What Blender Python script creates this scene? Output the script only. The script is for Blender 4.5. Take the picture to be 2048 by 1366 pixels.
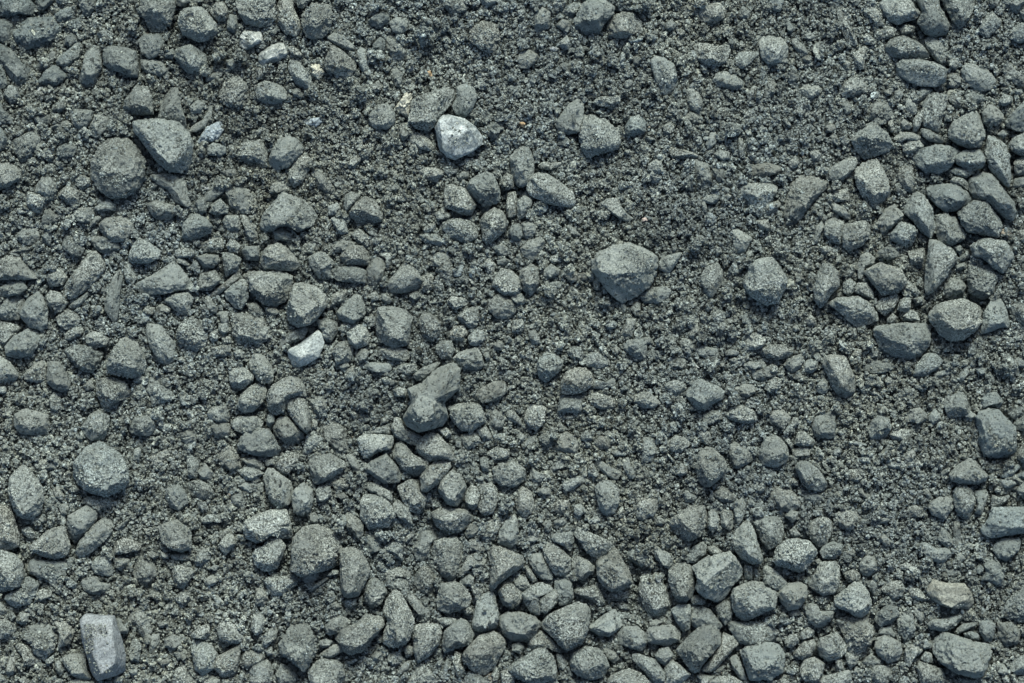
import bpy, math
import numpy as np

# ------------------------------------------------------------------ camera, sky, sun, exposure
for o in list(bpy.data.objects):
    bpy.data.objects.remove(o)
SC = bpy.context.scene
COL = SC.collection
D = 3.2                                   # camera height in metres; the frame is 1 m wide on the ground
cam = bpy.data.cameras.new("camera")
cam.sensor_width = 36.0
cam.lens = 36.0 * D
cam.clip_start = 0.05
cam.clip_end = 200.0
camo = bpy.data.objects.new("camera", cam)
camo.location = (0, 0, D)
COL.objects.link(camo)
SC.camera = camo

SUN_EL, SUN_AZ = math.radians(46), math.radians(8)      # azimuth measured from +Y (top of the picture) towards +X
w = bpy.data.worlds.new("World")
SC.world = w
w.use_nodes = True
nt = w.node_tree
bg = nt.nodes["Background"]
sky = nt.nodes.new("ShaderNodeTexSky")
sky.sky_type = 'NISHITA'
sky.sun_disc = False
sky.sun_elevation = SUN_EL
sky.sun_rotation = SUN_AZ
sky.air_density = 1.0
sky.dust_density = 3.0
nt.links.new(sky.outputs[0], bg.inputs[0])
bg.inputs[1].default_value = 0.098
sl = bpy.data.lights.new("sun", 'SUN')
sl.energy = 2.9
sl.angle = math.radians(15)
sl.color = (1.0, 0.96, 0.88)
so = bpy.data.objects.new("sun", sl)
so.rotation_euler = (-(math.pi / 2 - SUN_EL), 0, -SUN_AZ)
so.location = (0, 0, 5)
COL.objects.link(so)
SC.view_settings.view_transform = 'Standard'
SC.view_settings.look = 'None'
SC.view_settings.gamma = 1.0
SC.view_settings.exposure = 1.18
SC.cycles.max_bounces = 4
SC.cycles.diffuse_bounces = 2

SCATTER = [(450, 22, 32, 3, 1.2, 0.0, 0.8, 0.5), (6000, 12, 24, 2, 1.5, 0.0, 0.6, 0.6), (34000, 7, 12, 1, 1.0, 0.02, 0.3), (90000, 3.4, 7, 1, 1.0, 0.30, 0.0), (200000, 1.8, 3.6, 0, 1.0, 1.1, 0.0)]
rng = np.random.default_rng(7)
PX = 1.0 / 2048.0                         # one photograph pixel on the ground, metres

# ------------------------------------------------------------------ noise
def _h(ix, iy, iz, seed):
    n = (ix * 73856093) ^ (iy * 19349663) ^ (iz * 83492791) ^ (seed * 2654435)
    n = (n ^ (n >> 13)) * 1274126177
    n = n & 0x7fffffff
    n = (n ^ (n >> 16))
    return (n & 0xffff) / 65535.0

_a, _b = 0.61, 0.47
ROT = np.array([[math.cos(_a), -math.sin(_a), 0], [math.sin(_a), math.cos(_a), 0], [0, 0, 1]]) @ np.array([[1, 0, 0], [0, math.cos(_b), -math.sin(_b)], [0, math.sin(_b), math.cos(_b)]])
def vnoise(p, seed=0):                    # value noise, p (n,3) -> (-1, 1)
    p = p @ ROT                           # turned off the axes, so that no lattice line shows
    f = np.floor(p).astype(np.int64)
    t = p - f
    t = t * t * (3 - 2 * t)
    r = 0
    for dx in (0, 1):
        for dy in (0, 1):
            for dz in (0, 1):
                wgt = (t[:, 0] if dx else 1 - t[:, 0]) * (t[:, 1] if dy else 1 - t[:, 1]) * (t[:, 2] if dz else 1 - t[:, 2])
                r = r + wgt * _h(f[:, 0] + dx, f[:, 1] + dy, f[:, 2] + dz, seed)
    return r * 2 - 1

def cells(x, y, s, seed):                 # jittered cells: distance to nearest feature point (in cell units) and its random value
    gx, gy = np.floor(x / s).astype(np.int64), np.floor(y / s).astype(np.int64)
    best = np.full(x.shape, 9.0)
    val = np.zeros(x.shape)
    z0 = np.zeros_like(gx)
    for dx in (-1, 0, 1):
        for dy in (-1, 0, 1):
            cx, cy = gx + dx, gy + dy
            fx = (cx + _h(cx, cy, z0, seed)) * s
            fy = (cy + _h(cx, cy, z0 + 1, seed)) * s
            d = np.hypot(x - fx, y - fy) / s
            m = d < best
            best = np.where(m, d, best)
            val = np.where(m, _h(cx, cy, z0 + 2, seed), val)
    return best, val

# ------------------------------------------------------------------ icospheres
def ico(sub):
    t = (1 + 5 ** 0.5) / 2
    v = [(-1, t, 0), (1, t, 0), (-1, -t, 0), (1, -t, 0), (0, -1, t), (0, 1, t), (0, -1, -t), (0, 1, -t), (t, 0, -1), (t, 0, 1), (-t, 0, -1), (-t, 0, 1)]
    f = [(0, 11, 5), (0, 5, 1), (0, 1, 7), (0, 7, 10), (0, 10, 11), (1, 5, 9), (5, 11, 4), (11, 10, 2), (10, 7, 6), (7, 1, 8), (3, 9, 4), (3, 4, 2), (3, 2, 6), (3, 6, 8), (3, 8, 9), (4, 9, 5), (2, 4, 11), (6, 2, 10), (8, 6, 7), (9, 8, 1)]
    v = np.array(v, float)
    v /= np.linalg.norm(v, axis=1)[:, None]
    f = np.array(f)
    for _ in range(sub):
        e = np.concatenate([f[:, [0, 1]], f[:, [1, 2]], f[:, [2, 0]]])
        e.sort(axis=1)
        u, inv = np.unique(e, axis=0, return_inverse=True)
        inv = inv.reshape(-1)
        m = v[u[:, 0]] + v[u[:, 1]]
        m /= np.linalg.norm(m, axis=1)[:, None]
        n = len(v)
        k = len(f)
        a, b, c = inv[:k] + n, inv[k:2 * k] + n, inv[2 * k:] + n
        v = np.concatenate([v, m])
        f = np.concatenate([np.stack([f[:, 0], a, c], 1), np.stack([f[:, 1], b, a], 1), np.stack([f[:, 2], c, b], 1), np.stack([a, b, c], 1)])
    return v, f
ICO = [ico(i) for i in range(6)]
EDG = []
for v_, f_ in ICO:
    e = np.concatenate([f_[:, [0, 1]], f_[:, [1, 2]], f_[:, [2, 0]]])
    e.sort(axis=1)
    EDG.append(np.unique(e, axis=0))

def smooth(v, e, n, k=0.5):
    cnt = np.bincount(e.ravel(), minlength=len(v))[:, None]
    for _ in range(n):
        s = np.zeros_like(v)
        for a in range(3):
            s[:, a] = np.bincount(e[:, 0], v[e[:, 1], a], len(v)) + np.bincount(e[:, 1], v[e[:, 0], a], len(v))
        v = v + k * (s / cnt - v)
    return v

def add_mesh(name, v, f, mat, tone=None, smooth_shade=True, loc=(0, 0, 0)):
    me = bpy.data.meshes.new(name)
    k = f.shape[1]
    me.vertices.add(len(v))
    me.vertices.foreach_set("co", np.asarray(v, np.float32).ravel())
    me.loops.add(len(f) * k)
    me.loops.foreach_set("vertex_index", np.asarray(f, np.int32).ravel())
    me.polygons.add(len(f))
    me.polygons.foreach_set("loop_start", np.arange(0, len(f) * k, k, dtype=np.int32))
    if smooth_shade:
        me.polygons.foreach_set("use_smooth", np.ones(len(f), bool))
    else:
        me.polygons.foreach_set("use_smooth", np.zeros(len(f), bool))
    if tone is not None:
        a = me.color_attributes.new("tone", 'FLOAT_COLOR', 'POINT')
        t = np.asarray(tone, np.float32)
        if t.ndim == 1:
            t = np.tile(t, (len(v), 1))
        if t.shape[1] == 3:
            t = np.concatenate([t, np.ones((len(t), 1), np.float32)], 1)
        a.data.foreach_set("color", t.ravel())
    me.materials.append(mat)
    me.update()
    o = bpy.data.objects.new(name, me)
    o.location = loc
    COL.objects.link(o)
    return o

# ------------------------------------------------------------------ materials
class G:
    def __init__(s, name, rough=1.0, spec=0.06):
        s.m = bpy.data.materials.new(name)
        s.m.use_nodes = True
        s.t = s.m.node_tree
        s.b = s.t.nodes["Principled BSDF"]
        s.b.inputs["Roughness"].default_value = rough
        s.b.inputs["Specular IOR Level"].default_value = spec
        s.pos = s.t.nodes.new("ShaderNodeNewGeometry").outputs["Position"]
    def noise(s, scale, detail=3, rough=0.6, dist=0.0):
        n = s.t.nodes.new("ShaderNodeTexNoise")
        n.inputs["Scale"].default_value = scale
        n.inputs["Detail"].default_value = detail
        n.inputs["Roughness"].default_value = rough
        n.inputs["Distortion"].default_value = dist
        s.t.links.new(s.pos, n.inputs["Vector"])
        return n.outputs["Fac"]
    def ramp(s, fac, stops):
        r = s.t.nodes.new("ShaderNodeValToRGB")
        while len(r.color_ramp.elements) < len(stops):
            r.color_ramp.elements.new(0.5)
        for e, (p, c) in zip(r.color_ramp.elements, stops):
            e.position = p
            e.color = (c, c, c, 1) if isinstance(c, (int, float)) else (*c, 1)
        s.t.links.new(fac, r.inputs[0])
        return r.outputs[0]
    def mix(s, a, b, fac, mode='MIX'):
        n = s.t.nodes.new("ShaderNodeMix")
        n.data_type = 'RGBA'
        n.blend_type = mode
        for sock, val in ((n.inputs[0], fac), (n.inputs[6], a), (n.inputs[7], b)):
            if isinstance(val, bpy.types.NodeSocket):
                s.t.links.new(val, sock)
            elif isinstance(val, tuple):
                sock.default_value = (*val, 1)
            else:
                sock.default_value = val
        return n.outputs[2]
    def attr(s):
        n = s.t.nodes.new("ShaderNodeAttribute")
        n.attribute_name = "tone"
        s.speck = n.outputs["Alpha"]
        return n.outputs["Color"]
    def color(s, c):
        s.t.links.new(c, s.b.inputs["Base Color"])
    def bump(s, h, dist, strength=1.0):
        n = s.t.nodes.new("ShaderNodeBump")
        n.inputs["Strength"].default_value = strength
        n.inputs["Distance"].default_value = dist
        s.t.links.new(h, n.inputs["Height"])
        s.t.links.new(n.outputs[0], s.b.inputs["Normal"])

def stone_mat(name, contrast=1.0):        # crushed rock under a skin of fine dust: pale grains, dark pits
    g = G(name)
    c = g.attr()
    blot = g.ramp(g.noise(38, 4, 0.6), [(0.32, 0.80), (0.68, 1.18)])
    c = g.mix(c, blot, 1.0, 'MULTIPLY')
    dust = g.ramp(g.noise(75, 5, 0.7), [(0.50, 0.0), (0.66, 0.55)])
    c = g.mix(c, (0.285, 0.335, 0.305), dust)
    grain = g.ramp(g.noise(620, 3, 0.75), [(0.38, 0.18), (0.50, 0.95), (0.62, 2.3)])
    patch = g.ramp(g.noise(34, 3, 0.6), [(0.36, 0.25 * contrast), (0.60, contrast)])
    mu = g.t.nodes.new("ShaderNodeMath")
    mu.operation = 'MULTIPLY'
    g.t.links.new(patch, mu.inputs[0])
    g.t.links.new(g.speck, mu.inputs[1])
    c = g.mix(c, grain, mu.outputs[0], 'MULTIPLY')
    pits = g.ramp(g.noise(300, 2, 0.5), [(0.33, 0.22), (0.42, 1.0)])
    c = g.mix(c, pits, 0.8, 'MULTIPLY')
    g.color(c)
    g.bump(g.noise(430, 5, 0.85), 0.0050, 1.0)
    return g.m
M_STONE = stone_mat("dusty_stone")
M_GRIT = stone_mat("grit", 0.8)

def marble_mat(name, dark, light, vein=60):
    g = G(name, 0.7, 0.3)
    a = g.ramp(g.noise(vein, 5, 0.7, 1.5), [(0.40, 0.0), (0.62, 1.0)])
    c = g.mix(dark, light, a)
    sp = g.ramp(g.noise(520, 3, 0.8), [(0.36, 0.40), (0.5, 1.0), (0.66, 1.45)])
    c = g.mix(c, sp, 0.95, 'MULTIPLY')
    g.color(c)
    g.bump(g.noise(350, 4, 0.7), 0.0012, 0.8)
    return g.m
M_MARBLE = marble_mat("marbled_rock", (0.10, 0.130, 0.130), (0.29, 0.345, 0.33))
M_WHITE = marble_mat("white_quartz", (0.10, 0.125, 0.115), (0.29, 0.335, 0.31), 45)
M_DOMINO = marble_mat("mottled_blue_grey_rock", (0.10, 0.122, 0.125), (0.155, 0.187, 0.19), 45)
M_SPLIT = marble_mat("freshly_split_rock", (0.19, 0.235, 0.225), (0.27, 0.32, 0.30), 30)
M_CRYST = marble_mat("blue_crystalline_rock", (0.12, 0.16, 0.17), (0.23, 0.29, 0.30), 70)
M_ORANGE = marble_mat("orange_quartz", (0.17, 0.13, 0.07), (0.32, 0.25, 0.15), 160)
M_PINK = marble_mat("pink_feldspar", (0.24, 0.22, 0.19), (0.40, 0.36, 0.32), 160)
M_CREAM = marble_mat("cream_quartz", (0.17, 0.19, 0.16), (0.38, 0.41, 0.33), 90)
g = G("striated_rock")
wv = g.t.nodes.new("ShaderNodeTexWave")
wv.inputs["Scale"].default_value = 30
wv.inputs["Distortion"].default_value = 9
wv.inputs["Detail"].default_value = 4
wv.bands_direction = 'Y'
g.t.links.new(g.pos, wv.inputs["Vector"])
c = g.mix((0.115, 0.130, 0.112), (0.165, 0.186, 0.160), g.ramp(wv.outputs["Fac"], [(0.2, 0), (0.8, 1)]))
c = g.mix(c, g.ramp(g.noise(500, 3, 0.8), [(0.36, 0.5), (0.5, 1.0), (0.66, 1.5)]), 0.9, 'MULTIPLY')
g.color(c)
g.bump(g.noise(350, 4, 0.7), 0.002, 0.9)
M_STRIA = g.m

# ------------------------------------------------------------------ the stones of the photograph
# one line each: outline in photograph pixels | bright top facet | flags | colour index ; label lines only for the 300 largest
DATA = r'''
-10,-8 38,-10 60,0 73,13 70,25 55,31 38,29 15,34 -10,30|||stone~stone~medium-sized long stone lying level just above left of the big dark blue-grey brick-shaped stone
73,-10 110,-10 108,3 95,15 85,24 76,19 71,5|||
110,-8 148,-8 140,5 125,10 113,5|||
25,43 40,35 75,35 105,31 115,45 125,55 121,70 105,83 75,95 53,99 30,86 24,65|38,50 100,40 115,55 85,73 55,80 38,73||stone~stone~big dark blue-grey brick-shaped stone in the upper left
-10,38 23,36 33,45 25,65 28,85 10,88 -10,80|||
118,20 148,9 155,23 153,35 123,46 113,43 110,28|||
153,-10 193,-10 192,8 185,23 175,36 165,25 158,10|||
135,43 160,33 165,50 163,60 140,60 133,50|||
-10,85 5,86 30,105 43,125 63,138 60,153 43,170 20,168 13,150 5,130 -10,115|0,100 18,108 43,140 38,158 23,153||stone~stone~medium-sized long stone just below left of the big dark blue-grey brick-shaped stone
-10,125 0,128 10,145 15,170 5,178 -10,183|||
120,113 150,85 160,85 166,100 160,113 133,140 113,130 110,123|||stone~stone~small long stone just below right of the big dark blue-grey brick-shaped stone
130,73 150,65 160,85 140,95 129,88|||
73,130 105,100 113,108 110,120 85,143 68,140|||
75,163 88,143 100,128 118,133 133,150 128,160 108,175 85,170|||stone~stone~small lumpy stone below the big dark blue-grey brick-shaped stone
170,98 193,90 200,95 204,135 190,165 175,177 158,170 154,158 163,140|||stone~stone~medium-sized long stone standing upright above the large rounded slab, widest stone
205,98 220,91 253,95 273,103 277,140 275,153 268,158 240,145 220,139 205,128|225,103 240,133 265,143 263,108||stone~stone~medium-sized oblong stone leaning up to the left right of the big dark blue-grey brick-shaped stone
275,80 288,68 318,66 329,83 323,100 310,115 298,118 283,108|288,78 313,75 318,93 295,100||stone~stone~small roundish stone below left of the smooth pale grey boulder-like stone
280,-10 346,-10 351,15 341,50 323,65 298,63 288,38 270,20 280,10|295,10 333,0 325,25 298,35|H1.2|stone~stone~large roundish stone just left of the smooth pale grey boulder-like stone
348,-10 383,-10 381,3 361,15 351,8|||
357,28 368,15 401,13 411,20 433,48 433,65 413,83 396,84 366,70 356,50|363,45 376,53 398,60 426,58 401,23 371,23|H1.3 T1.25|stone~stone~smooth pale grey boulder-like stone in the upper left
418,20 431,5 448,3 456,20 454,43 436,43 421,28|||
458,28 473,30 476,53 468,68 453,60 454,43|||
471,-10 551,-10 552,38 541,50 523,55 491,48 478,28 471,8|||stone~stone~large oblong stone just above the white quartz block with square corner
348,98 383,88 411,108 413,130 401,145 376,148 358,130 348,113|356,100 381,95 401,110 391,130 366,128|H1.2|stone~stone~medium-sized oblong stone just below the smooth pale grey boulder-like stone
325,108 346,95 351,110 346,118 330,115|||
278,120 300,115 325,123 341,148 323,154 295,150 283,138||B|stone~stone~small half-buried oblong stone above left of the half-buried pale blue marbled shard
5,185 18,170 33,173 41,193 39,205 23,209 8,200|||
245,218 250,198 270,169 295,173 304,193 307,228 283,230 260,228|255,215 275,183 298,220||stone~stone~medium-sized roundish stone just above left of the large flat wedge-shaped slab
343,173 356,175 363,215 371,240 373,258 315,238 323,200 333,185|||stone~stone~medium-sized long stone standing upright just above the large flat wedge-shaped slab
265,245 278,239 328,237 356,243 378,265 386,288 378,333 361,346 336,343 313,323 288,290 268,263|278,250 325,245 363,260 376,288 368,328 343,330 320,310 295,278|H0.9 A|stone~stone~large flat wedge-shaped slab in the upper left
180,325 195,295 220,274 255,275 278,300 292,323 288,351 278,376 250,396 225,398 200,383 180,356|195,325 220,293 250,293 273,325 268,361 238,381 208,366|H0.9|stone~stone~large rounded slab, widest stone at left in the upper left
138,220 150,217 185,220 184,238 175,253 155,260 143,245|||
193,225 217,235 213,255 195,278 178,270 177,255|||
63,235 98,228 104,238 100,250 78,250|||
103,210 125,200 133,213 120,227 103,220|||
83,193 105,183 113,195 93,207|||
100,253 135,238 140,248 118,258 103,259|||
-10,200 0,203 15,225 26,240 23,248 -10,250|||
-10,250 3,255 16,278 13,295 0,303 -10,300|||
23,280 70,258 83,275 75,300 58,325 43,325 28,305||B|stone~stone~medium-sized half-buried oblong stone above left of the rounded stone
110,295 130,285 155,293 148,313 120,318 110,308||B|
376,213 396,198 411,208 401,225 383,229|||
426,208 423,233 411,253 391,265 378,263 381,253 406,238 418,218|||
436,190 451,155 476,150 496,170 498,200 483,220 466,220 438,205||B|stone~stone~medium-sized half-buried roundish stone above right of the half-buried pale blue marbled shard
413,253 443,240 448,258 436,280 391,293 396,280||B M|stone~stone~half-buried pale blue marbled shard in the upper left
406,295 426,285 451,290 453,305 441,313 416,310|||
463,315 483,283 521,278 536,300 533,328 501,325||B|stone~stone~medium-sized half-buried oblong stone below right of the half-buried pale blue marbled shard
479,73 488,61 521,63 528,83 506,95 491,100 478,93||W|stone~stone~white quartz block with square corner in the upper left
411,155 436,140 451,144 436,160 411,165||B|
451,120 466,116 473,130 466,140 453,133|||
193,65 215,56 230,70 225,79 198,78|||
555,8 560,-10 585,-10 587,15 600,43 601,63 592,73 570,68 555,48|||stone~stone~medium-sized long stone cut by the top edge just left of the tall rounded egg-shaped stone
590,-10 630,-10 620,3 607,18 595,15|||
600,43 605,23 620,5 632,3 662,10 665,28 662,60 647,75 627,83 612,73 605,58|612,20 632,10 655,15 657,38 627,50 610,45|H1.2|stone~stone~tall rounded egg-shaped stone in the upper middle
517,110 525,100 557,84 566,84 575,108 560,120 527,135 517,125||W|stone~stone~white spotted angular shard in the upper left
572,93 587,91 607,110 600,116 582,110|||
652,75 667,65 687,70 710,93 710,105 692,100 672,90|||
655,108 660,91 667,90 687,103 712,125 711,140 700,155 672,150 650,140 647,123|662,95 665,130 697,135|A|stone~stone~smooth triangular dark blue-grey stone in the upper middle
712,105 720,93 732,98 737,123 739,140 727,146 719,138|||
575,123 587,116 600,125 620,148 627,173 612,180 592,170 577,143|||stone~stone~small long stone just left of the cream white patch of stone
507,175 515,168 532,160 562,170 577,185 572,198 555,208 532,208 515,198|||stone~stone~medium-sized oblong stone lying level below the white spotted angular shard
580,178 597,175 612,188 602,198 587,193||B|
512,135 522,133 535,148 525,158 512,160|||
735,40 762,20 777,25 780,40 757,58 740,50|||
777,45 792,33 815,35 815,60 800,70 785,63|||
745,88 760,73 771,80 770,100 760,105 745,98|||
772,70 780,65 802,83 812,103 807,120 785,120 772,95||B|
780,140 795,135 807,148 802,175 790,173||B|
820,198 868,180 888,173 903,175 914,188 903,208 883,230 873,250 858,263 832,258 815,243 820,220|830,205 875,188 903,185 873,218 855,245 832,243|A|stone~stone~large boot-shaped stone in the upper middle
913,173 933,166 948,175 956,193 943,223 930,235 913,230 903,213 913,193|920,183 943,183 945,195 928,220||stone~stone~medium-sized oblong stone standing upright just right of the large boot-shaped stone
870,253 880,233 895,229 928,237 950,253 965,273 963,288 945,303 923,313 910,319 898,315 880,300 873,270|880,240 898,235 928,248 950,270 948,288 918,303 893,298 883,270|K H1.1 A|stone~stone~clean blue-white marbled stone with pale rim in the upper middle
790,215 810,185 827,188 820,208 817,235 797,225||W B|stone~stone~cream white half-buried stone in the upper middle
737,230 752,210 775,205 790,225 790,245 775,259 752,258 737,248|||stone~stone~medium-sized roundish stone just below left of the cream white half-buried stone
795,253 810,243 815,275 807,283 795,273|||
817,270 835,263 858,278 870,295 863,303 840,298 820,285|||
875,-5 918,-10 930,5 938,15 925,25 903,28 888,15|||
955,-10 1003,-10 995,5 978,13 963,8|||
938,58 968,38 995,50 1003,78 995,100 978,108 958,98 938,83||B|stone~stone~medium-sized half-buried roundish stone above right of the large boot-shaped stone
970,248 1003,238 1008,258 995,280 975,273||B|
540,308 555,278 577,270 597,278 610,300 595,315 575,336 550,341 535,323|||stone~stone~medium-sized oblong stone below left of the pale blue-white flat chip
587,320 607,308 625,318 620,338 610,351 580,351 582,336|||
840,150 860,140 866,153 855,156||O|pebble~pebble~tiny orange-brown chip in a dark hollow of the grit
605,240 642,233 645,245 632,255 612,250||M B|stone~stone~pale blue-white flat chip in the upper middle
737,173 757,160 767,173 757,185 742,183|||
692,325 712,308 725,315 712,336 695,338||B|
622,130 642,128 650,145 637,160 625,150||W B|stone~stone~small crumbling cream white patch of stone in the upper middle
1147,40 1167,5 1184,-3 1209,-3 1232,15 1227,30 1209,48 1197,70 1184,75 1167,75 1149,55|1164,30 1179,5 1209,8 1207,30 1184,50|H1.2|stone~stone~large stone with bright top face and bluish right flank in the upper middle
1212,50 1224,33 1247,20 1267,25 1284,43 1282,60 1264,73 1242,78 1219,73|1229,48 1247,30 1274,45 1264,63 1239,65|H1.1|stone~stone~medium-sized lumpy stone just right of the large stone
1069,30 1084,13 1102,23 1099,55 1087,63 1069,60|||
1104,10 1112,-10 1139,-10 1132,13 1117,23 1105,20|||
1122,25 1129,13 1149,3 1169,8 1159,28 1139,33 1124,35||B|
1110,50 1124,38 1142,43 1142,58 1124,61|||
1117,85 1134,70 1144,88 1139,100 1124,98|||
1034,120 1039,103 1059,98 1077,110 1072,123 1057,138 1039,136|||
1157,93 1169,91 1183,98 1179,103 1162,100|||
1184,205 1199,193 1239,190 1242,203 1222,217 1199,213|1197,200 1234,195 1222,208||
1237,118 1244,101 1252,108 1251,120 1242,131|||
1109,248 1124,225 1137,208 1159,195 1169,205 1167,233 1157,265 1137,269 1117,263|1124,240 1154,208 1159,225 1144,253||stone~stone~medium-sized oblong stone just above left of the large rounded triangular dusty stone
1157,270 1164,230 1179,225 1214,238 1239,265 1242,283 1237,298 1199,310 1174,317 1162,300|1169,250 1184,240 1214,255 1229,278 1199,295 1174,295|H1.25|stone~stone~large rounded triangular dusty stone in the upper middle
1249,253 1262,233 1277,228 1294,240 1292,263 1264,273 1252,268|||
1299,120 1314,111 1329,115 1349,128 1354,150 1357,175 1347,187 1329,189 1317,178 1309,155|1312,125 1332,125 1347,160 1337,173 1322,163|H1.1|stone~stone~foot-shaped stone with narrow toe pointing down in the upper middle
1329,48 1342,38 1354,48 1347,60 1332,59|||
1357,68 1367,59 1372,65 1362,75|||
1395,25 1400,15 1422,5 1445,5 1455,18 1450,35 1427,49 1407,45 1395,38|1405,25 1425,13 1445,18 1430,38||stone~stone~small oblong stone lying level above the saddle-backed pale stone
1475,25 1485,11 1502,23 1497,38 1480,39|||
1387,100 1392,85 1415,85 1430,93 1455,88 1462,100 1452,125 1432,136 1410,133 1390,113|1397,98 1455,95 1445,120 1415,120|H1.1|stone~stone~saddle-backed pale stone notched along its top edge
1467,120 1477,103 1517,103 1518,110 1495,133 1485,139 1470,130|||
1517,80 1525,71 1536,69 1565,73 1577,95 1575,115 1560,130 1537,130 1522,115|1530,83 1562,83 1567,110 1540,113|T1.1|stone~stone~broad pale stone with dark foot in the upper right
1425,160 1435,143 1457,143 1487,160 1492,170 1475,180 1455,178 1435,173|||stone~stone~small long stone lying level just below right of the saddle-backed pale stone
1492,188 1507,170 1515,173 1510,195 1497,203|||
1372,180 1382,170 1405,195 1407,218 1400,235 1372,215||B|
1365,235 1380,223 1407,233 1405,250 1382,250 1367,243||B|
1324,253 1339,243 1352,250 1347,268 1329,270||B|
1334,295 1352,294 1382,303 1400,310 1395,318 1362,318 1342,313||L|
1475,270 1487,278 1490,305 1482,319 1475,305|||
1485,255 1492,255 1507,270 1497,275|||
1427,308 1440,298 1460,305 1462,318 1445,323|||
1289,270 1304,274 1314,280 1299,283|||
1074,330 1087,323 1124,324 1122,333 1099,341 1079,338|||
1019,313 1039,290 1057,293 1069,315 1068,346 1059,371 1039,376 1024,361 1021,336|1032,310 1047,298 1059,320 1054,351 1037,351||stone~stone~medium-sized oblong stone standing upright just above left of the long pale stone
1297,328 1312,318 1324,325 1327,343 1312,351 1294,343|||
1039,245 1047,243 1052,247 1048,255 1041,253||O|pebble~pebble~tiny bright orange pebble right of the marbled stone
1119,128 1129,123 1142,130 1144,143 1129,145 1119,138||B|
1500,336 1512,328 1537,325 1552,330 1565,333 1562,346 1525,356 1505,351|||
1132,273 1119,280 1112,290 1137,295 1144,283||B|
1187,115 1197,113 1209,115 1209,130 1197,135 1189,128||B|
1249,163 1262,155 1267,165 1257,180 1249,178|||
1420,265 1435,260 1432,288 1415,300 1410,290||B|
1264,115 1277,110 1284,120 1277,133 1267,128||B|
1247,303 1259,298 1267,305 1254,310|||
1533,-5 1569,-5 1566,15 1559,24 1546,20 1539,8|||
1759,5 1774,-10 1819,-5 1831,13 1841,25 1834,38 1809,44 1796,50 1776,40 1764,18|1774,10 1814,5 1826,23 1801,33|H1.1|stone~stone~medium-sized oblong stone cut by the top edge just left of the tall bright-topped stone
1831,-10 1877,-10 1882,15 1894,28 1902,50 1894,68 1872,73 1851,68 1834,45 1844,23|1846,-5 1872,0 1882,25 1887,45 1854,48|H1.2|stone~stone~tall bright-topped stone with dark base in the upper right
1879,-10 1957,-10 1952,10 1942,33 1922,59 1904,43 1894,20|||stone~stone~medium-sized roundish stone cut by the top edge just right of the tall bright-topped stone
1731,15 1751,10 1764,28 1769,50 1751,55 1736,30|||
1672,8 1681,3 1691,20 1701,48 1711,68 1716,88 1711,93 1696,88 1684,65 1674,30|1679,15 1691,45 1706,80||stone~stone~long upright blade-like stone in the upper right
1646,38 1656,35 1671,46 1681,55 1671,58 1654,48|||
1977,-10 2002,-10 1997,15 1982,18|||
2004,-10 2047,-10 2052,5 2034,28 2017,15 2007,5|||
2037,20 2047,5 2074,0 2074,45 2052,48|||
1959,55 1967,38 1984,21 2004,38 2002,50 1977,78 1962,70|||
2018,63 2027,53 2044,45 2077,48 2074,83 2037,86 2019,78|||
1754,65 1776,50 1794,58 1789,73 1774,78 1761,75|||
1799,55 1811,48 1831,53 1826,65 1804,70|||
1849,80 1861,70 1882,83 1892,100 1893,123 1882,128 1866,115 1854,98|||
1771,95 1781,78 1806,71 1826,78 1846,90 1859,110 1856,119 1824,118 1791,116 1774,110|1784,90 1806,80 1831,85 1846,105 1801,105|H1.1|stone~stone~medium-sized long stone lying level just above left of the long plump loaf-shaped stone
1791,135 1801,118 1829,116 1872,125 1894,138 1892,163 1872,174 1836,172 1816,163 1799,150|1804,125 1836,125 1887,140 1882,155 1846,150 1819,143|H1.3 A T1.1|stone~stone~long plump loaf-shaped stone with flat lit top in the upper right
1892,150 1904,143 1922,150 1925,173 1909,178 1894,173|||
1894,120 1909,110 1919,125 1912,140 1899,135|||
1922,140 1932,125 1949,128 1977,140 1994,160 1984,180 1962,185 1942,175 1927,160|1934,140 1957,140 1982,155 1957,165||stone~stone~medium-sized oblong stone leaning up to the left above the broad pitted stone
1907,95 1922,83 1928,90 1925,104 1909,100|||
2012,135 2019,125 2032,140 2049,150 2062,165 2047,175 2027,168 2014,155|||
1706,110 1721,93 1735,90 1731,113 1728,138 1719,140 1709,128|||
1726,73 1734,65 1749,78 1744,88 1731,90|||
1684,130 1691,120 1701,125 1699,139 1689,140|||
1677,150 1684,141 1694,144 1692,155 1684,160|||
1684,170 1706,150 1729,163 1740,173 1734,185 1706,195 1686,195 1680,183|1691,175 1709,160 1731,173 1706,185||stone~stone~small oblong stone lying level above left of the broad dusty half-buried stone
1596,180 1609,170 1631,170 1649,178 1636,190 1621,200 1604,193|||
1574,155 1581,145 1599,150 1596,163 1579,163|||
1581,80 1591,75 1614,98 1617,110 1599,110 1586,93|||
1624,90 1639,83 1644,105 1631,111 1624,103|||
1604,70 1621,65 1634,73 1626,79 1609,78|||
1569,48 1579,41 1587,53 1586,65 1576,64|||
1554,118 1564,110 1576,118 1579,128 1564,130|||
1526,195 1531,160 1544,153 1554,170 1546,193 1536,200||B|
1744,205 1761,200 1786,208 1786,235 1766,245 1731,240 1736,223||B|stone~stone~broad dusty half-buried stone in the upper right
1681,208 1694,198 1706,213 1702,230 1691,230|||
1811,200 1821,193 1834,213 1835,225 1824,233 1811,220|||
1766,183 1786,173 1786,190 1774,193|||
1824,193 1844,175 1869,178 1846,200 1834,205|||
1846,205 1859,187 1872,185 1897,190 1892,213 1884,240 1879,265 1861,260 1846,253 1844,225|1859,200 1887,198 1877,230 1866,253 1856,240||stone~stone~tall upright brick-like stone in the upper right
1894,193 1917,185 1929,215 1922,220 1899,205|||
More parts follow.
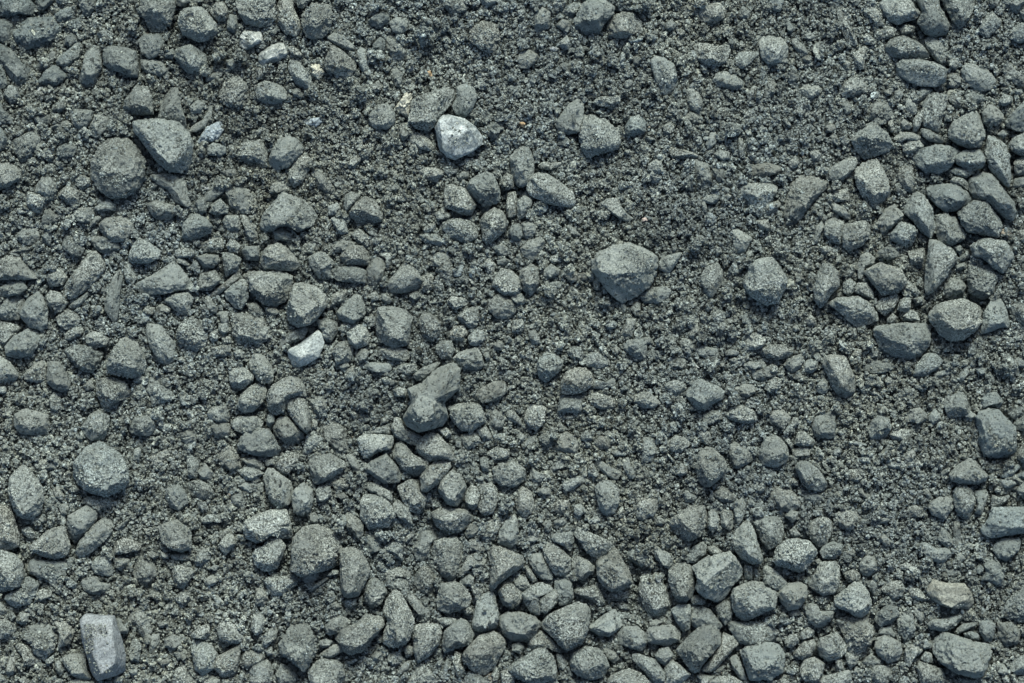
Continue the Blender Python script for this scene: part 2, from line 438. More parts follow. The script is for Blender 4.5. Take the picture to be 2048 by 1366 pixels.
1892,210 1904,210 1909,220 1894,228|||
1887,230 1904,230 1904,243 1889,243|||
1826,240 1836,225 1849,213 1850,230 1836,263 1825,263|||
1801,245 1809,235 1826,253 1819,260 1805,258|||
1929,190 1947,183 1967,190 1972,200 1949,210 1934,205|||
1997,200 2009,188 2029,193 2027,203 2012,213 1999,210|||
1964,225 1977,208 1994,213 2009,230 1999,250 1979,258 1967,245|||
2024,180 2039,178 2049,185 2034,193|||
2007,245 2049,200 2082,203 2087,245 2077,263 2037,263 2014,253|||
1897,260 1907,243 1937,225 1957,220 1967,240 1972,270 1962,295 1942,298 1914,288 1897,275|1909,255 1952,230 1962,270 1947,288 1919,275|H1|stone~stone~broad pitted stone with pointed top in the upper right
1839,255 1861,260 1882,273 1892,283 1887,287 1859,283 1846,273||A|
1786,278 1801,263 1826,265 1846,275 1846,285 1811,280 1801,285|||
1806,290 1819,280 1839,280 1849,293 1831,305 1816,310 1806,303|||
1776,238 1786,240 1789,263 1781,265 1776,250|||
1701,280 1716,263 1729,250 1746,242 1761,250 1776,265 1786,285 1779,303 1751,313 1731,319 1716,305 1706,290|1716,275 1749,250 1771,273 1776,288 1749,283 1726,288|H1.2|stone~stone~large rounded stone with lit crown and chipped ridge in the upper right
1821,318 1834,300 1874,288 1904,293 1922,303 1909,323 1899,338 1879,348 1851,346|1836,310 1874,295 1909,303 1897,325 1861,330|H1|stone~stone~medium-sized oblong stone lying level just below left of the broad pitted stone
1909,315 1927,300 1959,299 1974,318 1967,336 1942,342 1914,328|1922,313 1957,305 1964,323 1937,328|A H1|stone~stone~small oblong stone lying level just left of the long slanted stone
1972,290 1977,268 1997,275 2014,290 2019,315 2023,351 2019,376 2007,368 1984,341 1969,310|1979,283 1999,285 2012,315 2007,351 1987,320||stone~stone~long slanted stone in the upper right
2017,290 2027,275 2049,265 2082,270 2079,310 2047,313 2024,303|||
2027,325 2039,315 2062,313 2077,333 2062,351 2034,351 2029,338|||
1994,268 2007,258 2017,268 2007,278|||
1649,346 1669,330 1699,313 1711,313 1716,325 1706,343 1686,361 1656,361|||stone~stone~small long stone just above left of the tall slab with craggy pale upper
1711,338 1729,323 1754,315 1764,333 1776,358 1784,393 1761,408 1744,423 1729,401 1714,373 1709,351|1724,341 1751,323 1761,351 1766,381 1744,391 1726,363|H1|stone~stone~tall slab with craggy pale upper end in the upper right
1619,305 1631,298 1644,308 1636,323 1624,323|||
1576,325 1591,310 1601,323 1591,338 1579,338|||
1661,270 1671,268 1681,283 1676,294 1664,283|||
1569,233 1576,240 1584,253 1579,258 1571,248|||
1786,180 1799,175 1809,190 1801,200 1789,195|||
1649,253 1666,245 1674,255 1671,265 1654,265||B|
1604,115 1616,110 1626,118 1621,125 1606,125|||
1796,-10 1826,-10 1824,0 1811,3|||
1691,-5 1726,-5 1721,5 1706,8|||
-10,329 15,324 38,334 45,345 43,357 15,375 -10,382|||stone~stone~medium-sized blocky stone above left of the long stone leaning up to the right with slanting
83,352 105,355 115,375 108,392 99,408 85,392 68,387 73,370|||stone~stone~small lumpy stone left of the large rounded slab, widest stone
54,383 95,390 93,405 83,427 65,425 51,407|||
115,385 133,370 160,382 158,405 148,413 130,405 118,395|||
148,357 165,347 180,357 183,370 165,380 150,372||B|
145,420 163,413 185,415 188,430 180,445 160,447 148,435||B|
188,415 215,397 233,410 230,422 195,423|||
78,455 90,417 100,416 118,430 115,442 88,458|||
28,475 43,455 75,456 80,472 73,490 55,492 35,485||B|
83,472 94,458 106,467 100,492 88,487|||
197,447 213,435 245,431 268,447 267,467 250,483 225,485 210,475 198,457|205,445 240,437 260,450 255,467 225,472|H0.9|stone~stone~rounded stone crusted with coarse grit midway up the left side
178,450 190,432 205,432 195,447 180,457|||
175,477 185,472 208,472 240,487 240,502 205,508 190,497||B|stone~stone~small half-buried long stone lying level just below left of the rounded stone
123,492 130,467 148,477 170,497 160,515 143,512 130,502|||
-8,522 13,510 43,512 63,537 74,557 50,560 25,560 -8,560|5,525 20,515 33,555|H1.1|stone~stone~medium-sized oblong stone cut by the left edge above the broad dark smooth stone
13,510 28,497 63,493 63,500 35,505|||
91,555 100,537 125,537 135,555 125,572 100,574|||
120,585 135,562 160,527 180,502 193,502 210,527 208,545 175,580 150,595 135,600 125,595|135,567 173,522 190,507 198,527 160,567|H1.1|stone~stone~long stone leaning up to the right with slanting lower side midway up the left side
-8,577 25,562 45,562 55,577 38,590 0,595 -8,592|||
-8,605 25,592 50,595 48,617 38,640 13,642 -8,637||B|stone~stone~broad dark smooth stone half-buried at the left edge
38,625 55,597 75,581 85,592 96,620 95,650 83,662 58,655 43,637|50,620 75,587 88,625 65,635||stone~stone~medium-sized lumpy stone just right of the broad dark smooth stone
88,595 100,580 120,585 136,605 125,622 108,627 93,612|||
135,612 160,595 178,580 175,595 158,615 143,619|||
111,635 133,617 153,627 163,640 148,660 130,660 115,650|||
128,670 145,652 165,655 163,670 140,681 130,680|||
-8,642 20,645 43,655 25,678 13,693 -8,693|||
15,685 30,670 55,657 78,662 81,675 75,693 63,710 33,718 10,710 10,693|25,688 50,665 75,665 58,688|A|stone~stone~smooth blocky stone pale on top midway up the left side
170,672 185,662 205,665 218,678 213,693 185,698 173,688|||
208,605 218,575 225,555 240,534 247,550 240,587 238,617 234,645 223,642 208,620|218,592 233,552 240,547 225,625||stone~stone~slim pointed stone like a spearhead midway up the left side
248,527 265,537 273,557 265,572 253,567 248,550|||
255,517 263,492 278,475 295,482 323,502 318,517 295,527 260,526|263,515 283,487 300,497||stone~stone~small pyramid-shaped stone midway up the left side
270,567 295,555 320,540 348,522 361,535 376,555 388,575 358,582 325,589 295,590 273,580|288,565 325,550 351,532 358,557 325,562|H0.8|stone~stone~long low wedge of stone midway up the left side
328,600 351,587 376,585 388,597 376,627 363,631 348,620|||stone~stone~small roundish stone just below right of the long low wedge of stone
285,620 293,612 310,615 310,630 290,632|||
310,615 323,607 342,617 338,627 318,625|||
290,647 323,650 351,688 346,715 323,728 298,693|||stone~stone~medium-sized long stone just above right of the tall blunt pyramid stone
353,662 361,645 383,632 406,647 416,670 411,688 391,700 363,693 353,678|||stone~stone~medium-sized roundish stone above right of the dusty triangular slab barely showing through
293,407 313,400 348,410 356,425 338,440 313,440 300,427|305,407 346,415 341,425 315,427||stone~stone~small oblong stone just below left of the long stone with blue crystalline lower end
293,350 333,347 351,350 371,365 376,392 383,410 371,415 351,405 336,382 310,365||M1|stone~stone~long stone with blue crystalline lower end in the upper left
363,482 364,452 378,427 398,427 411,435 426,452 423,465 391,480 371,485|373,467 383,435 403,440 413,455||stone~stone~medium-sized oblong stone below right of the long stone with blue crystalline lower end
388,405 406,390 413,405 413,425 398,425|||
406,402 411,385 438,371 451,372 448,385 421,405|||
417,425 426,405 441,397 458,415 456,427 431,431|||
443,372 476,370 501,380 511,405 501,430 476,430 458,417 453,392||B|stone~stone~medium-sized half-buried lumpy stone left of the big fractured stone
443,442 451,430 476,430 483,447 483,462 456,462|||
478,430 491,430 513,452 516,477 501,485 491,467|||
348,502 361,495 381,497 392,505 386,515 353,516|||
351,517 368,517 381,530 371,532 353,525|||
388,515 411,507 436,510 441,522 426,537 406,535|||
401,487 426,475 453,477 448,497 436,507 406,505||B|
451,492 463,472 481,490 476,507 458,505|||
443,505 463,505 483,517 476,540 451,555 446,532|||
481,502 491,492 516,492 521,512 516,522 491,520|||
393,567 401,547 431,540 443,560 421,582 396,580|||
418,592 426,582 461,555 478,537 486,542 476,560 448,582 423,597|||
448,585 463,570 483,557 496,562 497,597 483,620 468,615 451,597|461,585 483,567 488,595 476,605||stone~stone~small lumpy stone just left of the smooth bluish rounded block
496,557 513,545 518,580 511,595 498,582|||
408,592 418,590 436,615 433,627 421,627 411,610|||
436,622 456,622 458,647 443,647|||
436,647 456,642 458,665 446,670 436,662|||
461,627 521,622 536,655 538,678 521,690 471,688 463,662|476,637 521,642 523,672 481,670|B|stone~stone~large half-buried blocky stone just below the smooth bluish rounded block
418,665 436,657 437,678 426,690 417,678|||
441,675 461,670 463,685 446,693|||
496,627 516,615 528,625 523,637 501,635|||
438,342 471,337 476,355 456,360|||
240,678 258,670 270,680 263,698 245,693|||
25,417 45,415 55,425 38,430|||
0,595 8,595 10,600 3,600|||
520,447 527,425 550,400 562,383 585,390 607,397 622,412 635,430 625,452 595,465 577,452 557,455 545,465 520,460|537,430 562,392 607,405 625,427 587,417 557,425|H1.15|stone~stone~big fractured stone with craggy lit top and dark shelf below midway up the left side
545,462 565,455 580,465 595,477 585,482 550,480|||
575,357 577,337 617,337 612,352 605,365 587,377|||
620,347 632,337 652,352 665,370 662,392 650,385 632,370||B|
537,387 542,370 560,357 577,365 585,382 562,387|||
520,517 527,502 537,490 557,485 572,492 587,510 605,535 582,542 545,540 527,540|530,512 552,492 585,522 557,522|H1.1|stone~stone~medium-sized lumpy stone just above the smooth bluish rounded block
479,550 497,542 527,542 560,542 585,550 585,572 575,600 550,614 527,610 509,595 494,575|497,555 527,550 562,555 565,580 537,592 512,580||stone~stone~smooth bluish rounded block midway up the left side
572,632 575,607 587,567 607,565 632,572 652,590 653,610 637,635 620,650 595,655 575,645|590,587 597,570 625,575 647,592 620,595 587,602|H1.35 A|stone~stone~tall chunky stone with dark front and lit speckled top near the centre of the photo
492,607 512,605 527,620 522,635 504,637|||
655,412 675,405 682,417 675,430 657,432|||
662,437 672,430 690,440 697,465 682,472 670,455|||
687,392 702,382 722,390 702,415 692,425 687,412|||
697,425 710,405 730,392 750,400 765,425 765,442 732,450 715,448 702,437|707,427 730,400 757,420 757,435 725,432|H1.15|stone~stone~lit angular stone with crisp bottom edge
700,472 715,455 745,477 742,492 732,495 712,482|||
725,455 742,452 757,472 755,480 745,475|||
662,492 687,477 712,485 710,495 682,505 672,505|||
680,512 687,497 707,490 730,492 742,517 737,532 710,530 685,530|690,505 710,495 727,500 735,517 702,515||stone~stone~small oblong stone just above right of the fish-shaped pale stone
745,505 777,505 785,515 782,535 772,535 770,515|||
732,540 747,515 767,512 772,527 765,557 752,585 737,580 732,562|||stone~stone~small upright pillar-like stone with flat ends near the centre of the photo
660,542 672,535 705,530 732,540 732,567 710,567 675,562 662,552|||stone~stone~fish-shaped pale stone near the centre of the photo
615,515 637,502 650,505 667,522 660,557 647,562 637,557 620,532|625,512 645,506 662,527 642,535||stone~stone~small oblong stone standing upright just left of the fish-shaped pale stone
657,607 667,587 687,577 702,582 687,597 672,607 660,617|||
672,625 687,607 710,587 722,590 732,607 730,630 707,650 687,645 675,635|||stone~stone~medium-sized oblong stone leaning up to the right just below the fish-shaped pale stone
777,560 790,547 805,526 820,527 837,545 848,565 835,580 802,587 782,585 775,575|790,557 810,535 835,555 825,567|H1.15|stone~stone~smooth domed triangular stone near the centre of the photo
840,552 853,545 868,550 865,577 855,587 842,580|||
858,517 870,502 900,507 910,550 908,565 895,570 883,560 873,537||B|stone~stone~medium-sized half-buried long stone leaning up to the left right of the smooth domed triangular stone
845,457 858,447 873,447 868,465 850,467|||
835,472 853,466 875,467 893,487 883,492 848,485|||
873,455 888,440 918,436 943,442 958,455 955,477 933,487 908,482 888,462|888,447 918,442 948,452 928,462 898,455||stone~stone~medium-sized oblong stone lying level just below the pale block speckled with dark pits
890,370 905,368 933,377 953,410 943,432 925,430 890,415 888,392|898,377 928,382 945,407 933,420 898,407|T1.1 H1.05|stone~stone~pale block speckled with dark pits in the upper middle
930,377 943,357 970,342 988,350 1000,380 1001,402 988,410 968,417 950,400|943,370 975,347 993,387 965,392|H1.3|stone~stone~upright cube-like stone with dark left corner in the upper middle
868,427 880,420 903,427 900,437 875,442|||
958,442 970,425 988,415 1005,420 1018,447 1010,462 988,482 973,490 965,480 963,455|970,440 993,422 1008,442 983,452|H1.2|stone~stone~medium-sized lumpy stone just below the upright cube-like stone
835,342 850,334 883,337 890,347 873,365 853,360|||
888,337 918,337 913,347 893,350|||
913,352 925,342 938,342 938,355 918,365|||
1000,360 1013,345 1028,352 1028,377 1005,382 998,370|||
988,497 1003,485 1018,497 1013,512 995,512|||
993,520 1008,515 1023,522 1013,532 995,530|||
968,522 980,515 993,530 988,547 975,547|||
988,557 1003,535 1023,540 1040,557 1045,582 1028,592 1008,592 983,572|||stone~stone~medium-sized lumpy stone below right of the pale block speckled with dark pits
975,600 998,587 1028,600 1033,625 1018,640 993,637 975,620|||stone~stone~medium-sized blocky stone above the smooth drum-like stone
893,602 903,592 935,597 938,607 913,621 898,615|||
913,632 933,617 955,611 960,637 953,655 938,657 920,645|||
895,670 908,652 928,650 938,665 925,683 905,683|||
935,672 953,657 968,662 970,680 953,693 938,690|||
837,642 845,625 860,626 883,645 880,670 868,683 853,683 842,667|850,637 860,630 878,647 873,667||stone~stone~small oblong stone standing upright just right of the squarish stone
752,635 755,615 777,611 812,619 825,635 820,665 817,690 787,698 757,683 750,660|765,620 810,625 812,662 805,678 765,670|H1.1|stone~stone~squarish stone like a worn cobble near the centre of the photo
632,640 652,635 675,645 677,660 662,685 652,683 637,657|||
692,665 712,647 732,652 742,670 737,690 712,700 697,688|||stone~stone~small roundish stone just left of the squarish stone
555,683 577,665 610,652 617,657 607,680 587,685 562,698|||
575,700 595,690 620,672 635,660 645,670 648,688 637,715 612,730 585,738 578,718|605,690 635,664 643,672 612,713 595,713|S A|stone~stone~smooth split stone with a bright white broken end near the centre of the photo
527,612 550,615 560,625 550,632 532,625|||
762,587 777,587 785,602 777,610 765,602|||
817,587 835,582 845,592 832,602 820,597|||
740,587 752,582 760,595 755,602 742,602|||
512,652 527,647 537,660 532,675 515,680|||
933,555 938,552 953,570 948,575|||
790,395 802,390 812,397 805,406 792,403|||
777,375 792,365 801,375 792,385 780,382|||
1054,372 1059,357 1074,345 1094,347 1119,362 1147,385 1152,405 1147,416 1124,413 1094,407 1067,395 1054,385|1064,360 1079,350 1117,370 1137,390 1124,392 1087,380|H1.1 A|stone~stone~long pale stone with pinkish right tip in the upper middle
1034,402 1047,391 1062,395 1065,407 1052,432 1039,440 1033,430|||
1016,385 1032,382 1034,400 1032,432 1016,437 1011,412|||
1042,447 1059,438 1072,450 1072,467 1059,480 1047,475|||
1024,450 1039,445 1044,455 1047,472 1039,482 1024,480 1016,462|||
1039,497 1057,480 1082,472 1092,485 1084,502 1067,522 1049,517|||stone~stone~small oblong stone below the long pale stone
1039,542 1062,527 1077,535 1079,565 1072,582 1062,592 1047,582 1037,562|1049,542 1072,540 1069,567 1049,567||stone~stone~small oblong stone standing upright left of the largest boulder-like stone
1087,540 1102,527 1122,540 1117,550 1099,557 1087,552|||
1089,565 1119,562 1127,572 1117,579 1097,575|||
1129,552 1149,542 1182,547 1179,560 1149,564 1132,562||B|
1097,517 1112,507 1129,515 1124,527 1104,527||B|
1024,582 1044,587 1054,602 1044,612 1024,605 1019,595|||
1199,407 1214,397 1237,395 1242,412 1254,427 1269,437 1254,445 1234,435 1219,422|1212,405 1237,400 1239,415 1222,417|A|
1184,522 1194,505 1224,490 1257,485 1289,497 1317,515 1316,542 1307,565 1289,582 1262,600 1242,605 1219,585 1199,562 1184,542|1194,522 1224,497 1262,490 1307,515 1304,542 1249,557 1204,545|H1.2 T1.1|stone~stone~largest boulder-like stone crusted with grit near the centre of the photo
1314,527 1324,515 1347,505 1365,505 1354,527 1339,547 1319,540|1324,520 1352,510 1342,530||
1402,552 1410,535 1435,524 1447,542 1445,567 1420,602 1410,585 1402,567|1412,547 1432,532 1437,555 1420,582||stone~stone~medium-sized oblong stone standing upright left of the big heavy rounded stone
1279,592 1299,575 1332,572 1344,580 1337,597 1312,609 1287,605|||stone~stone~small long stone lying level just below right of the largest boulder-like stone
1259,617 1274,602 1282,607 1281,636 1269,630||B|
1209,650 1224,640 1237,645 1232,657 1214,659|||
1242,662 1254,635 1272,637 1272,650 1264,675 1239,672|||
1375,665 1395,642 1400,665 1387,678 1377,675|||
1420,622 1430,610 1450,625 1452,650 1435,655 1422,640|||
1450,640 1465,632 1466,645 1455,652|||
1485,567 1497,540 1497,527 1525,515 1547,515 1562,535 1575,557 1575,572 1562,595 1555,607 1532,612 1505,595 1490,580|1507,532 1542,522 1562,552 1555,577 1527,555 1512,557|H1.25 T1.05|stone~stone~big heavy rounded stone with wide lit top and angular left flank
1477,375 1492,366 1537,366 1557,372 1552,387 1545,402 1527,430 1517,435 1500,407 1480,387|1490,375 1545,372 1540,392 1512,395||stone~stone~triangular stone pointing down with broad upper edge
1465,460 1475,457 1506,475 1490,505 1475,511 1467,492|||
1402,400 1415,390 1435,387 1441,397 1430,408 1415,407|||
1402,407 1410,397 1415,417 1415,430 1405,422|||
1447,392 1457,386 1465,392 1455,402|||
1492,502 1507,500 1507,512 1492,517|||
1284,437 1292,433 1297,443 1284,445||P|pebble~pebble~tiny pink pebble lying on open fine grit
1132,450 1142,450 1162,470 1149,475 1137,467|||
1057,662 1069,657 1079,672 1082,688 1064,688 1057,675|||
1024,640 1044,637 1052,650 1044,665 1024,665||B|
1512,440 1537,438 1540,462 1520,460|||
1487,693 1495,667 1520,664 1532,680 1530,690 1515,700 1495,700|||
1387,317 1392,355 1405,380 1422,375 1425,357 1417,327||B|stone~stone~small half-buried long stone standing upright left of the triangular stone
1425,337 1450,332 1447,355 1435,370 1427,362|||
1262,680 1299,672 1309,685 1289,693 1264,693||B|
1427,490 1442,492 1445,507 1432,515||B|
1294,334 1319,337 1324,357 1312,370 1299,360||B|
1566,452 1569,407 1581,367 1601,350 1636,350 1659,365 1654,377 1624,405 1606,435 1581,460||B H1.2|stone~stone~very large pale sloping stone mostly buried in fine grit in the upper right
1659,392 1669,382 1691,377 1702,390 1696,402 1671,405|||
1661,407 1671,405 1689,415 1701,430 1700,441 1684,435 1666,422|||
1646,455 1656,437 1671,435 1689,442 1681,490 1666,485 1649,470|||stone~stone~small oblong stone just left of the squarish flat-topped stone
1676,460 1686,448 1731,440 1741,450 1741,467 1726,492 1699,503 1686,495 1684,475|1689,455 1734,447 1729,482 1701,492||stone~stone~squarish flat-topped stone with rounded right corner midway up the right side
1751,447 1771,417 1789,408 1809,430 1799,442 1771,467 1754,460|||stone~stone~tilted brick-shaped stone midway up the right side
1794,347 1804,332 1826,332 1830,367 1826,387 1811,382 1799,365|||
1781,467 1801,442 1824,447 1836,462 1826,492 1811,495 1781,480|1791,467 1806,450 1826,462 1816,482||stone~stone~small roundish stone just below right of the tilted brick-shaped stone
1809,415 1821,392 1834,381 1849,390 1866,420 1872,455 1861,477 1841,462 1824,440 1809,427|1821,407 1836,392 1856,422 1851,455 1831,425|H1.1|stone~stone~leaf-shaped upright stone with long ridge midway up the right side
1854,372 1884,366 1912,367 1934,382 1943,400 1934,412 1912,422 1892,425 1872,410 1856,392|1866,377 1909,372 1929,387 1922,402 1887,407||stone~stone~medium-sized oblong stone lying level just above the dark wedge-shaped stone
1899,362 1909,353 1924,355 1937,365 1937,382 1922,372 1902,367|||
1934,362 1957,347 1972,342 1989,352 2009,380 2027,402 2034,425 2029,442 2012,437 1987,417 1972,402 1947,400 1939,375|1947,367 1972,355 1999,385 2019,412 1992,405 1962,380|H1.3|stone~stone~long high-backed stone curving down to the right in the upper right
1914,425 1937,407 1947,401 1974,402 1987,420 2004,440 2007,450 1999,475 1967,470 1937,465 1924,450|1927,427 1954,407 1974,412 1987,437 1967,437 1952,445 1937,442|H1.3 A|stone~stone~tall ridge-backed stone midway up the right side
1872,430 1889,426 1912,435 1922,452 1934,467 1929,480 1904,492 1879,485 1872,465|||stone~stone~dark wedge-shaped stone sunk between higher neighbours midway up the right side
1899,342 1912,334 1942,337 1947,347 1934,357 1912,350||B|
1859,478 1882,482 1904,497 1917,515 1892,557 1864,587 1854,590 1849,577 1851,530|1864,487 1884,490 1909,515 1887,552 1859,577 1858,530|H1 A|stone~stone~pale flat shark-fin-shaped slab pointing down midway up the right side
1816,502 1849,495 1851,515 1846,531 1821,530 1818,517|||
1940,492 1957,480 1977,475 2012,482 2029,505 2027,517 2007,547 1987,537 1967,517 1947,512|1954,490 1982,482 2017,502 2002,527 1974,507|H1.15 A|stone~stone~tilted flat slab lying over a darker stone midway up the right side
1937,527 1949,515 1972,527 2002,550 1994,567 1987,592 1962,600 1937,587 1934,557|||stone~stone~dark shaded stone beneath a tilted slab midway up the right side
1907,492 1922,490 1928,500 1917,506 1907,502|||
1917,515 1927,507 1934,515 1929,522 1919,522|||
1910,529 1929,525 1937,535 1924,541 1912,539|||
1889,560 1902,555 1924,560 1934,572 1927,587 1892,596 1888,580|||
1859,625 1872,610 1894,602 1927,597 1962,612 1969,625 1964,647 1949,665 1927,680 1902,683 1882,672 1872,657 1859,642|1872,620 1899,610 1949,615 1957,625 1937,655 1904,660 1879,642|H1.3 A|stone~stone~big rounded hexagonal pale stone midway up the right side
1962,660 1967,625 1982,602 2004,597 2012,615 2022,655 2002,655 1977,665 1964,669|1977,617 1999,607 2009,642 1977,650||stone~stone~medium-sized oblong stone just right of the big rounded hexagonal pale stone
2017,620 2027,607 2052,607 2074,617 2074,647 2052,655 2032,640|||
1714,530 1721,510 1736,503 1751,515 1749,527 1726,540 1726,560 1716,557|||
1726,542 1759,525 1786,532 1804,537 1814,560 1809,575 1799,585 1766,592 1749,572 1736,555|1741,542 1761,532 1801,542 1801,562 1771,572 1754,557|H1.2 A|stone~stone~angular stone with faceted front, pointed at left midway up the right side
1806,552 1831,572 1843,587 1834,594 1814,587 1806,575|||
1706,582 1716,565 1734,565 1746,582 1749,600 1736,595 1714,587|||
1686,565 1701,555 1714,567 1709,582 1699,594 1686,585|||
1659,605 1676,595 1716,592 1741,605 1754,625 1759,640 1736,650 1714,655 1696,642 1676,622 1661,612|1671,602 1716,597 1744,615 1731,630 1706,620 1684,612|H1.15|stone~stone~S-curved long stone with raised top edge
1626,572 1634,547 1646,526 1661,527 1676,542 1680,572 1661,592 1649,612 1639,616 1629,600|1639,555 1649,535 1664,542 1656,572 1641,600|H1.2|stone~stone~tall split-faced oval stone midway up the right side
1751,607 1766,595 1796,585 1799,600 1789,617 1769,632 1754,620|||
1799,602 1814,590 1823,597 1819,625 1811,627 1794,620|||
1774,637 1786,625 1796,635 1794,645 1774,647|||
1806,632 1821,619 1836,625 1841,642 1809,642|||
1744,657 1761,650 1811,645 1859,647 1864,657 1861,675 1859,693 1844,713 1819,720 1786,713 1761,698 1749,675|1756,660 1814,650 1856,655 1851,678 1816,690 1776,680|H1.1|stone~stone~broad pale shield-shaped slab midway up the right side
1609,640 1619,627 1631,637 1632,650 1614,652|||
1586,652 1596,650 1601,660 1591,665 1584,660|||
1531,407 1556,401 1565,407 1551,422 1536,430 1528,427|||
1691,540 1701,537 1709,545 1699,555 1691,550|||
1704,657 1711,655 1716,675 1709,680 1704,670|||
1586,547 1601,540 1609,555 1599,572 1589,567||B|
1631,452 1644,440 1649,452 1634,490 1627,482||B|
1974,327 1982,342 1999,362 2017,375 2023,357 2017,332|||
2024,375 2029,357 2052,352 2062,357 2062,370 2029,377|||
1824,595 1846,592 1849,605 1831,610||B|
2034,462 2052,457 2062,472 2059,492 2039,482|||
1754,502 1776,492 1801,497 1801,512 1781,522 1756,515||B|
2039,550 2052,545 2054,562 2044,565|||
1636,495 1656,490 1666,497 1661,507 1644,507|||
-10,709 0,712 20,724 38,749 30,762 10,767 -10,767|||
93,722 118,722 130,742 141,759 140,782 123,784 105,777 93,764|100,729 120,732 135,769 110,767||stone~stone~medium-sized oblong stone leaning up to the left below right of the smooth blocky stone
125,699 155,689 185,692 208,704 198,734 185,747 160,742 140,722||B|stone~stone~medium-sized half-buried oblong stone just left of the tall blunt pyramid stone
45,749 73,724 90,719 93,759 75,767 50,762||B|
213,729 223,702 240,676 270,679 285,704 293,732 285,747 263,759 238,752 213,747|225,717 250,684 273,704 278,734 240,737|H1.2|stone~stone~tall blunt pyramid stone with broad base midway up the left side
303,676 336,676 351,699 348,722 333,732 305,724||B|stone~stone~medium-sized half-buried blocky stone just right of the tall blunt pyramid stone
356,679 411,679 411,692 393,704 373,699|||
421,694 461,687 463,704 451,714 426,712|||
466,704 478,697 489,704 486,717 471,718|||
188,757 225,754 250,764 262,782 258,794 230,807 215,819 200,814 193,792|198,764 220,762 223,782 253,784 218,809|H1.1|stone~stone~angular stone with a bright glinting central peak midway up the left side
165,772 185,754 188,779 173,782|||
268,757 278,747 290,754 290,764 275,769 265,764|||
290,779 300,752 315,759 330,774 351,787 343,802 320,809 303,814 300,794||B|stone~stone~dusty triangular slab barely showing through grit midway up the left side
458,742 471,733 486,734 508,749 506,762 481,782 463,779 458,762|466,744 483,738 501,752 476,767||stone~stone~small roundish stone above the stone with smooth domed top and
473,809 481,789 501,772 521,762 533,779 528,804 506,824 486,827 476,819|483,797 516,769 526,784 498,817||stone~stone~medium-sized oblong stone leaning up to the right just left of the blunt stone
461,844 476,832 513,832 528,844 521,859 498,871 476,864 463,854|||stone~stone~small long stone lying level just above left of the stone with smooth domed top and
413,827 421,814 451,807 461,834 456,844 436,844 418,839|||
418,854 428,844 446,842 461,849 461,864 448,877 431,876|||
356,869 376,857 391,864 393,884 383,892 363,884|||
255,854 270,832 300,827 310,839 313,859 298,872 275,872 258,864|263,849 295,832 305,847 288,864||stone~stone~small oblong stone below left of the dusty triangular slab barely showing through
313,844 325,837 330,854 320,859|||
160,854 180,829 195,819 219,832 218,849 210,877 183,882 168,869|173,852 195,827 213,834 205,869|H1|stone~stone~medium-sized lumpy stone just below left of the angular stone with a bright glinting central peak
28,829 48,817 73,822 95,829 98,849 90,872 63,872 40,867 28,852|38,832 73,827 90,837 83,857 45,849|H1.1|stone~stone~medium-sized lumpy stone above the tall oval bluish boulder with smooth
98,794 108,784 120,789 123,814 113,824 100,822|||
-5,774 10,772 15,784 8,789 -5,787|||
145,957 148,924 170,894 200,882 225,897 243,912 255,937 258,962 245,979 215,994 188,989 160,977|155,949 175,904 208,889 240,917 250,954 215,979 175,967|H1.15 T1.05|stone~stone~big nearly round stone coated in grit in the lower left
265,902 275,892 283,899 278,922 265,922|||
15,979 20,952 38,932 53,931 70,952 85,974 88,1004 80,1030 65,1040 38,1035 23,1014|25,959 48,939 73,967 78,1007 50,1025 30,997|H1.1|stone~stone~tall oval bluish boulder with smooth lower half in the lower left
373,917 383,909 398,922 398,942 391,959 376,954|||
393,944 411,927 428,947 421,959 401,959|||
328,994 333,977 356,968 373,984 376,1009 358,1022 338,1014|336,992 353,974 368,992 356,1012||stone~stone~small blocky stone just above the tall block-like stone
368,964 401,959 421,972 431,989 421,1002 401,997 381,992|||stone~stone~small oblong stone leaning up to the left above right of the tall block-like stone
391,1004 411,1002 418,1020 406,1027|||
426,904 456,889 476,904 483,937 463,944 443,932||B|stone~stone~small half-buried oblong stone just below left of the stone with smooth domed top and
476,942 491,932 508,932 528,947 511,962 491,962|||
498,959 513,949 523,962 508,972|||
473,972 491,964 526,967 526,984 498,987|||
461,992 481,979 493,1004 483,1022 466,1009|||
133,979 150,969 160,982 140,987|||
105,979 115,972 133,997 120,1002 110,994|||
65,929 83,917 115,924 113,939 80,942||B|
155,1007 175,992 213,992 240,1007 213,1017 198,1027 175,1009||B|stone~stone~small half-buried long stone lying level just below the big nearly round stone
118,1014 128,1004 138,1014 135,1030 120,1030|||
50,794 60,789 70,797 60,800|||
353,717 363,712 373,722 361,727|||
298,914 333,897 341,909 320,932 300,934||B|
662,702 677,684 697,681 707,699 702,722 687,729 675,735 667,719|667,702 687,687 697,704 677,727||stone~stone~small lumpy stone just right of the smooth split stone
710,712 725,695 740,702 735,717 720,728|||
757,699 782,694 812,697 822,712 812,722 777,720 765,712||T1.1|
725,732 742,724 780,727 785,739 772,747 747,744 732,739||T1.15|
790,734 805,727 832,727 835,742 815,752 795,744|||
687,749 702,732 710,729 710,744 692,762|||
672,734 692,722 700,732 687,742|||
870,692 880,681 903,681 910,699 903,717 883,719 873,707|||
905,717 918,704 953,694 963,707 968,729 958,742 928,744|918,717 948,702 958,724|T1.05|stone~stone~medium-sized blocky stone above right of the large jagged stone
497,717 507,707 527,709 542,729 548,749 545,767 527,769 515,762 499,739|||stone~stone~medium-sized oblong stone leaning up to the left just above left of the blunt stone
532,792 542,772 565,757 590,749 605,762 612,779 612,794 595,792 572,802 570,824 550,832 535,819|542,779 587,754 607,782 575,789 555,809|H1.2|stone~stone~blunt stone with a lit crest above a dark front face midway up the left side
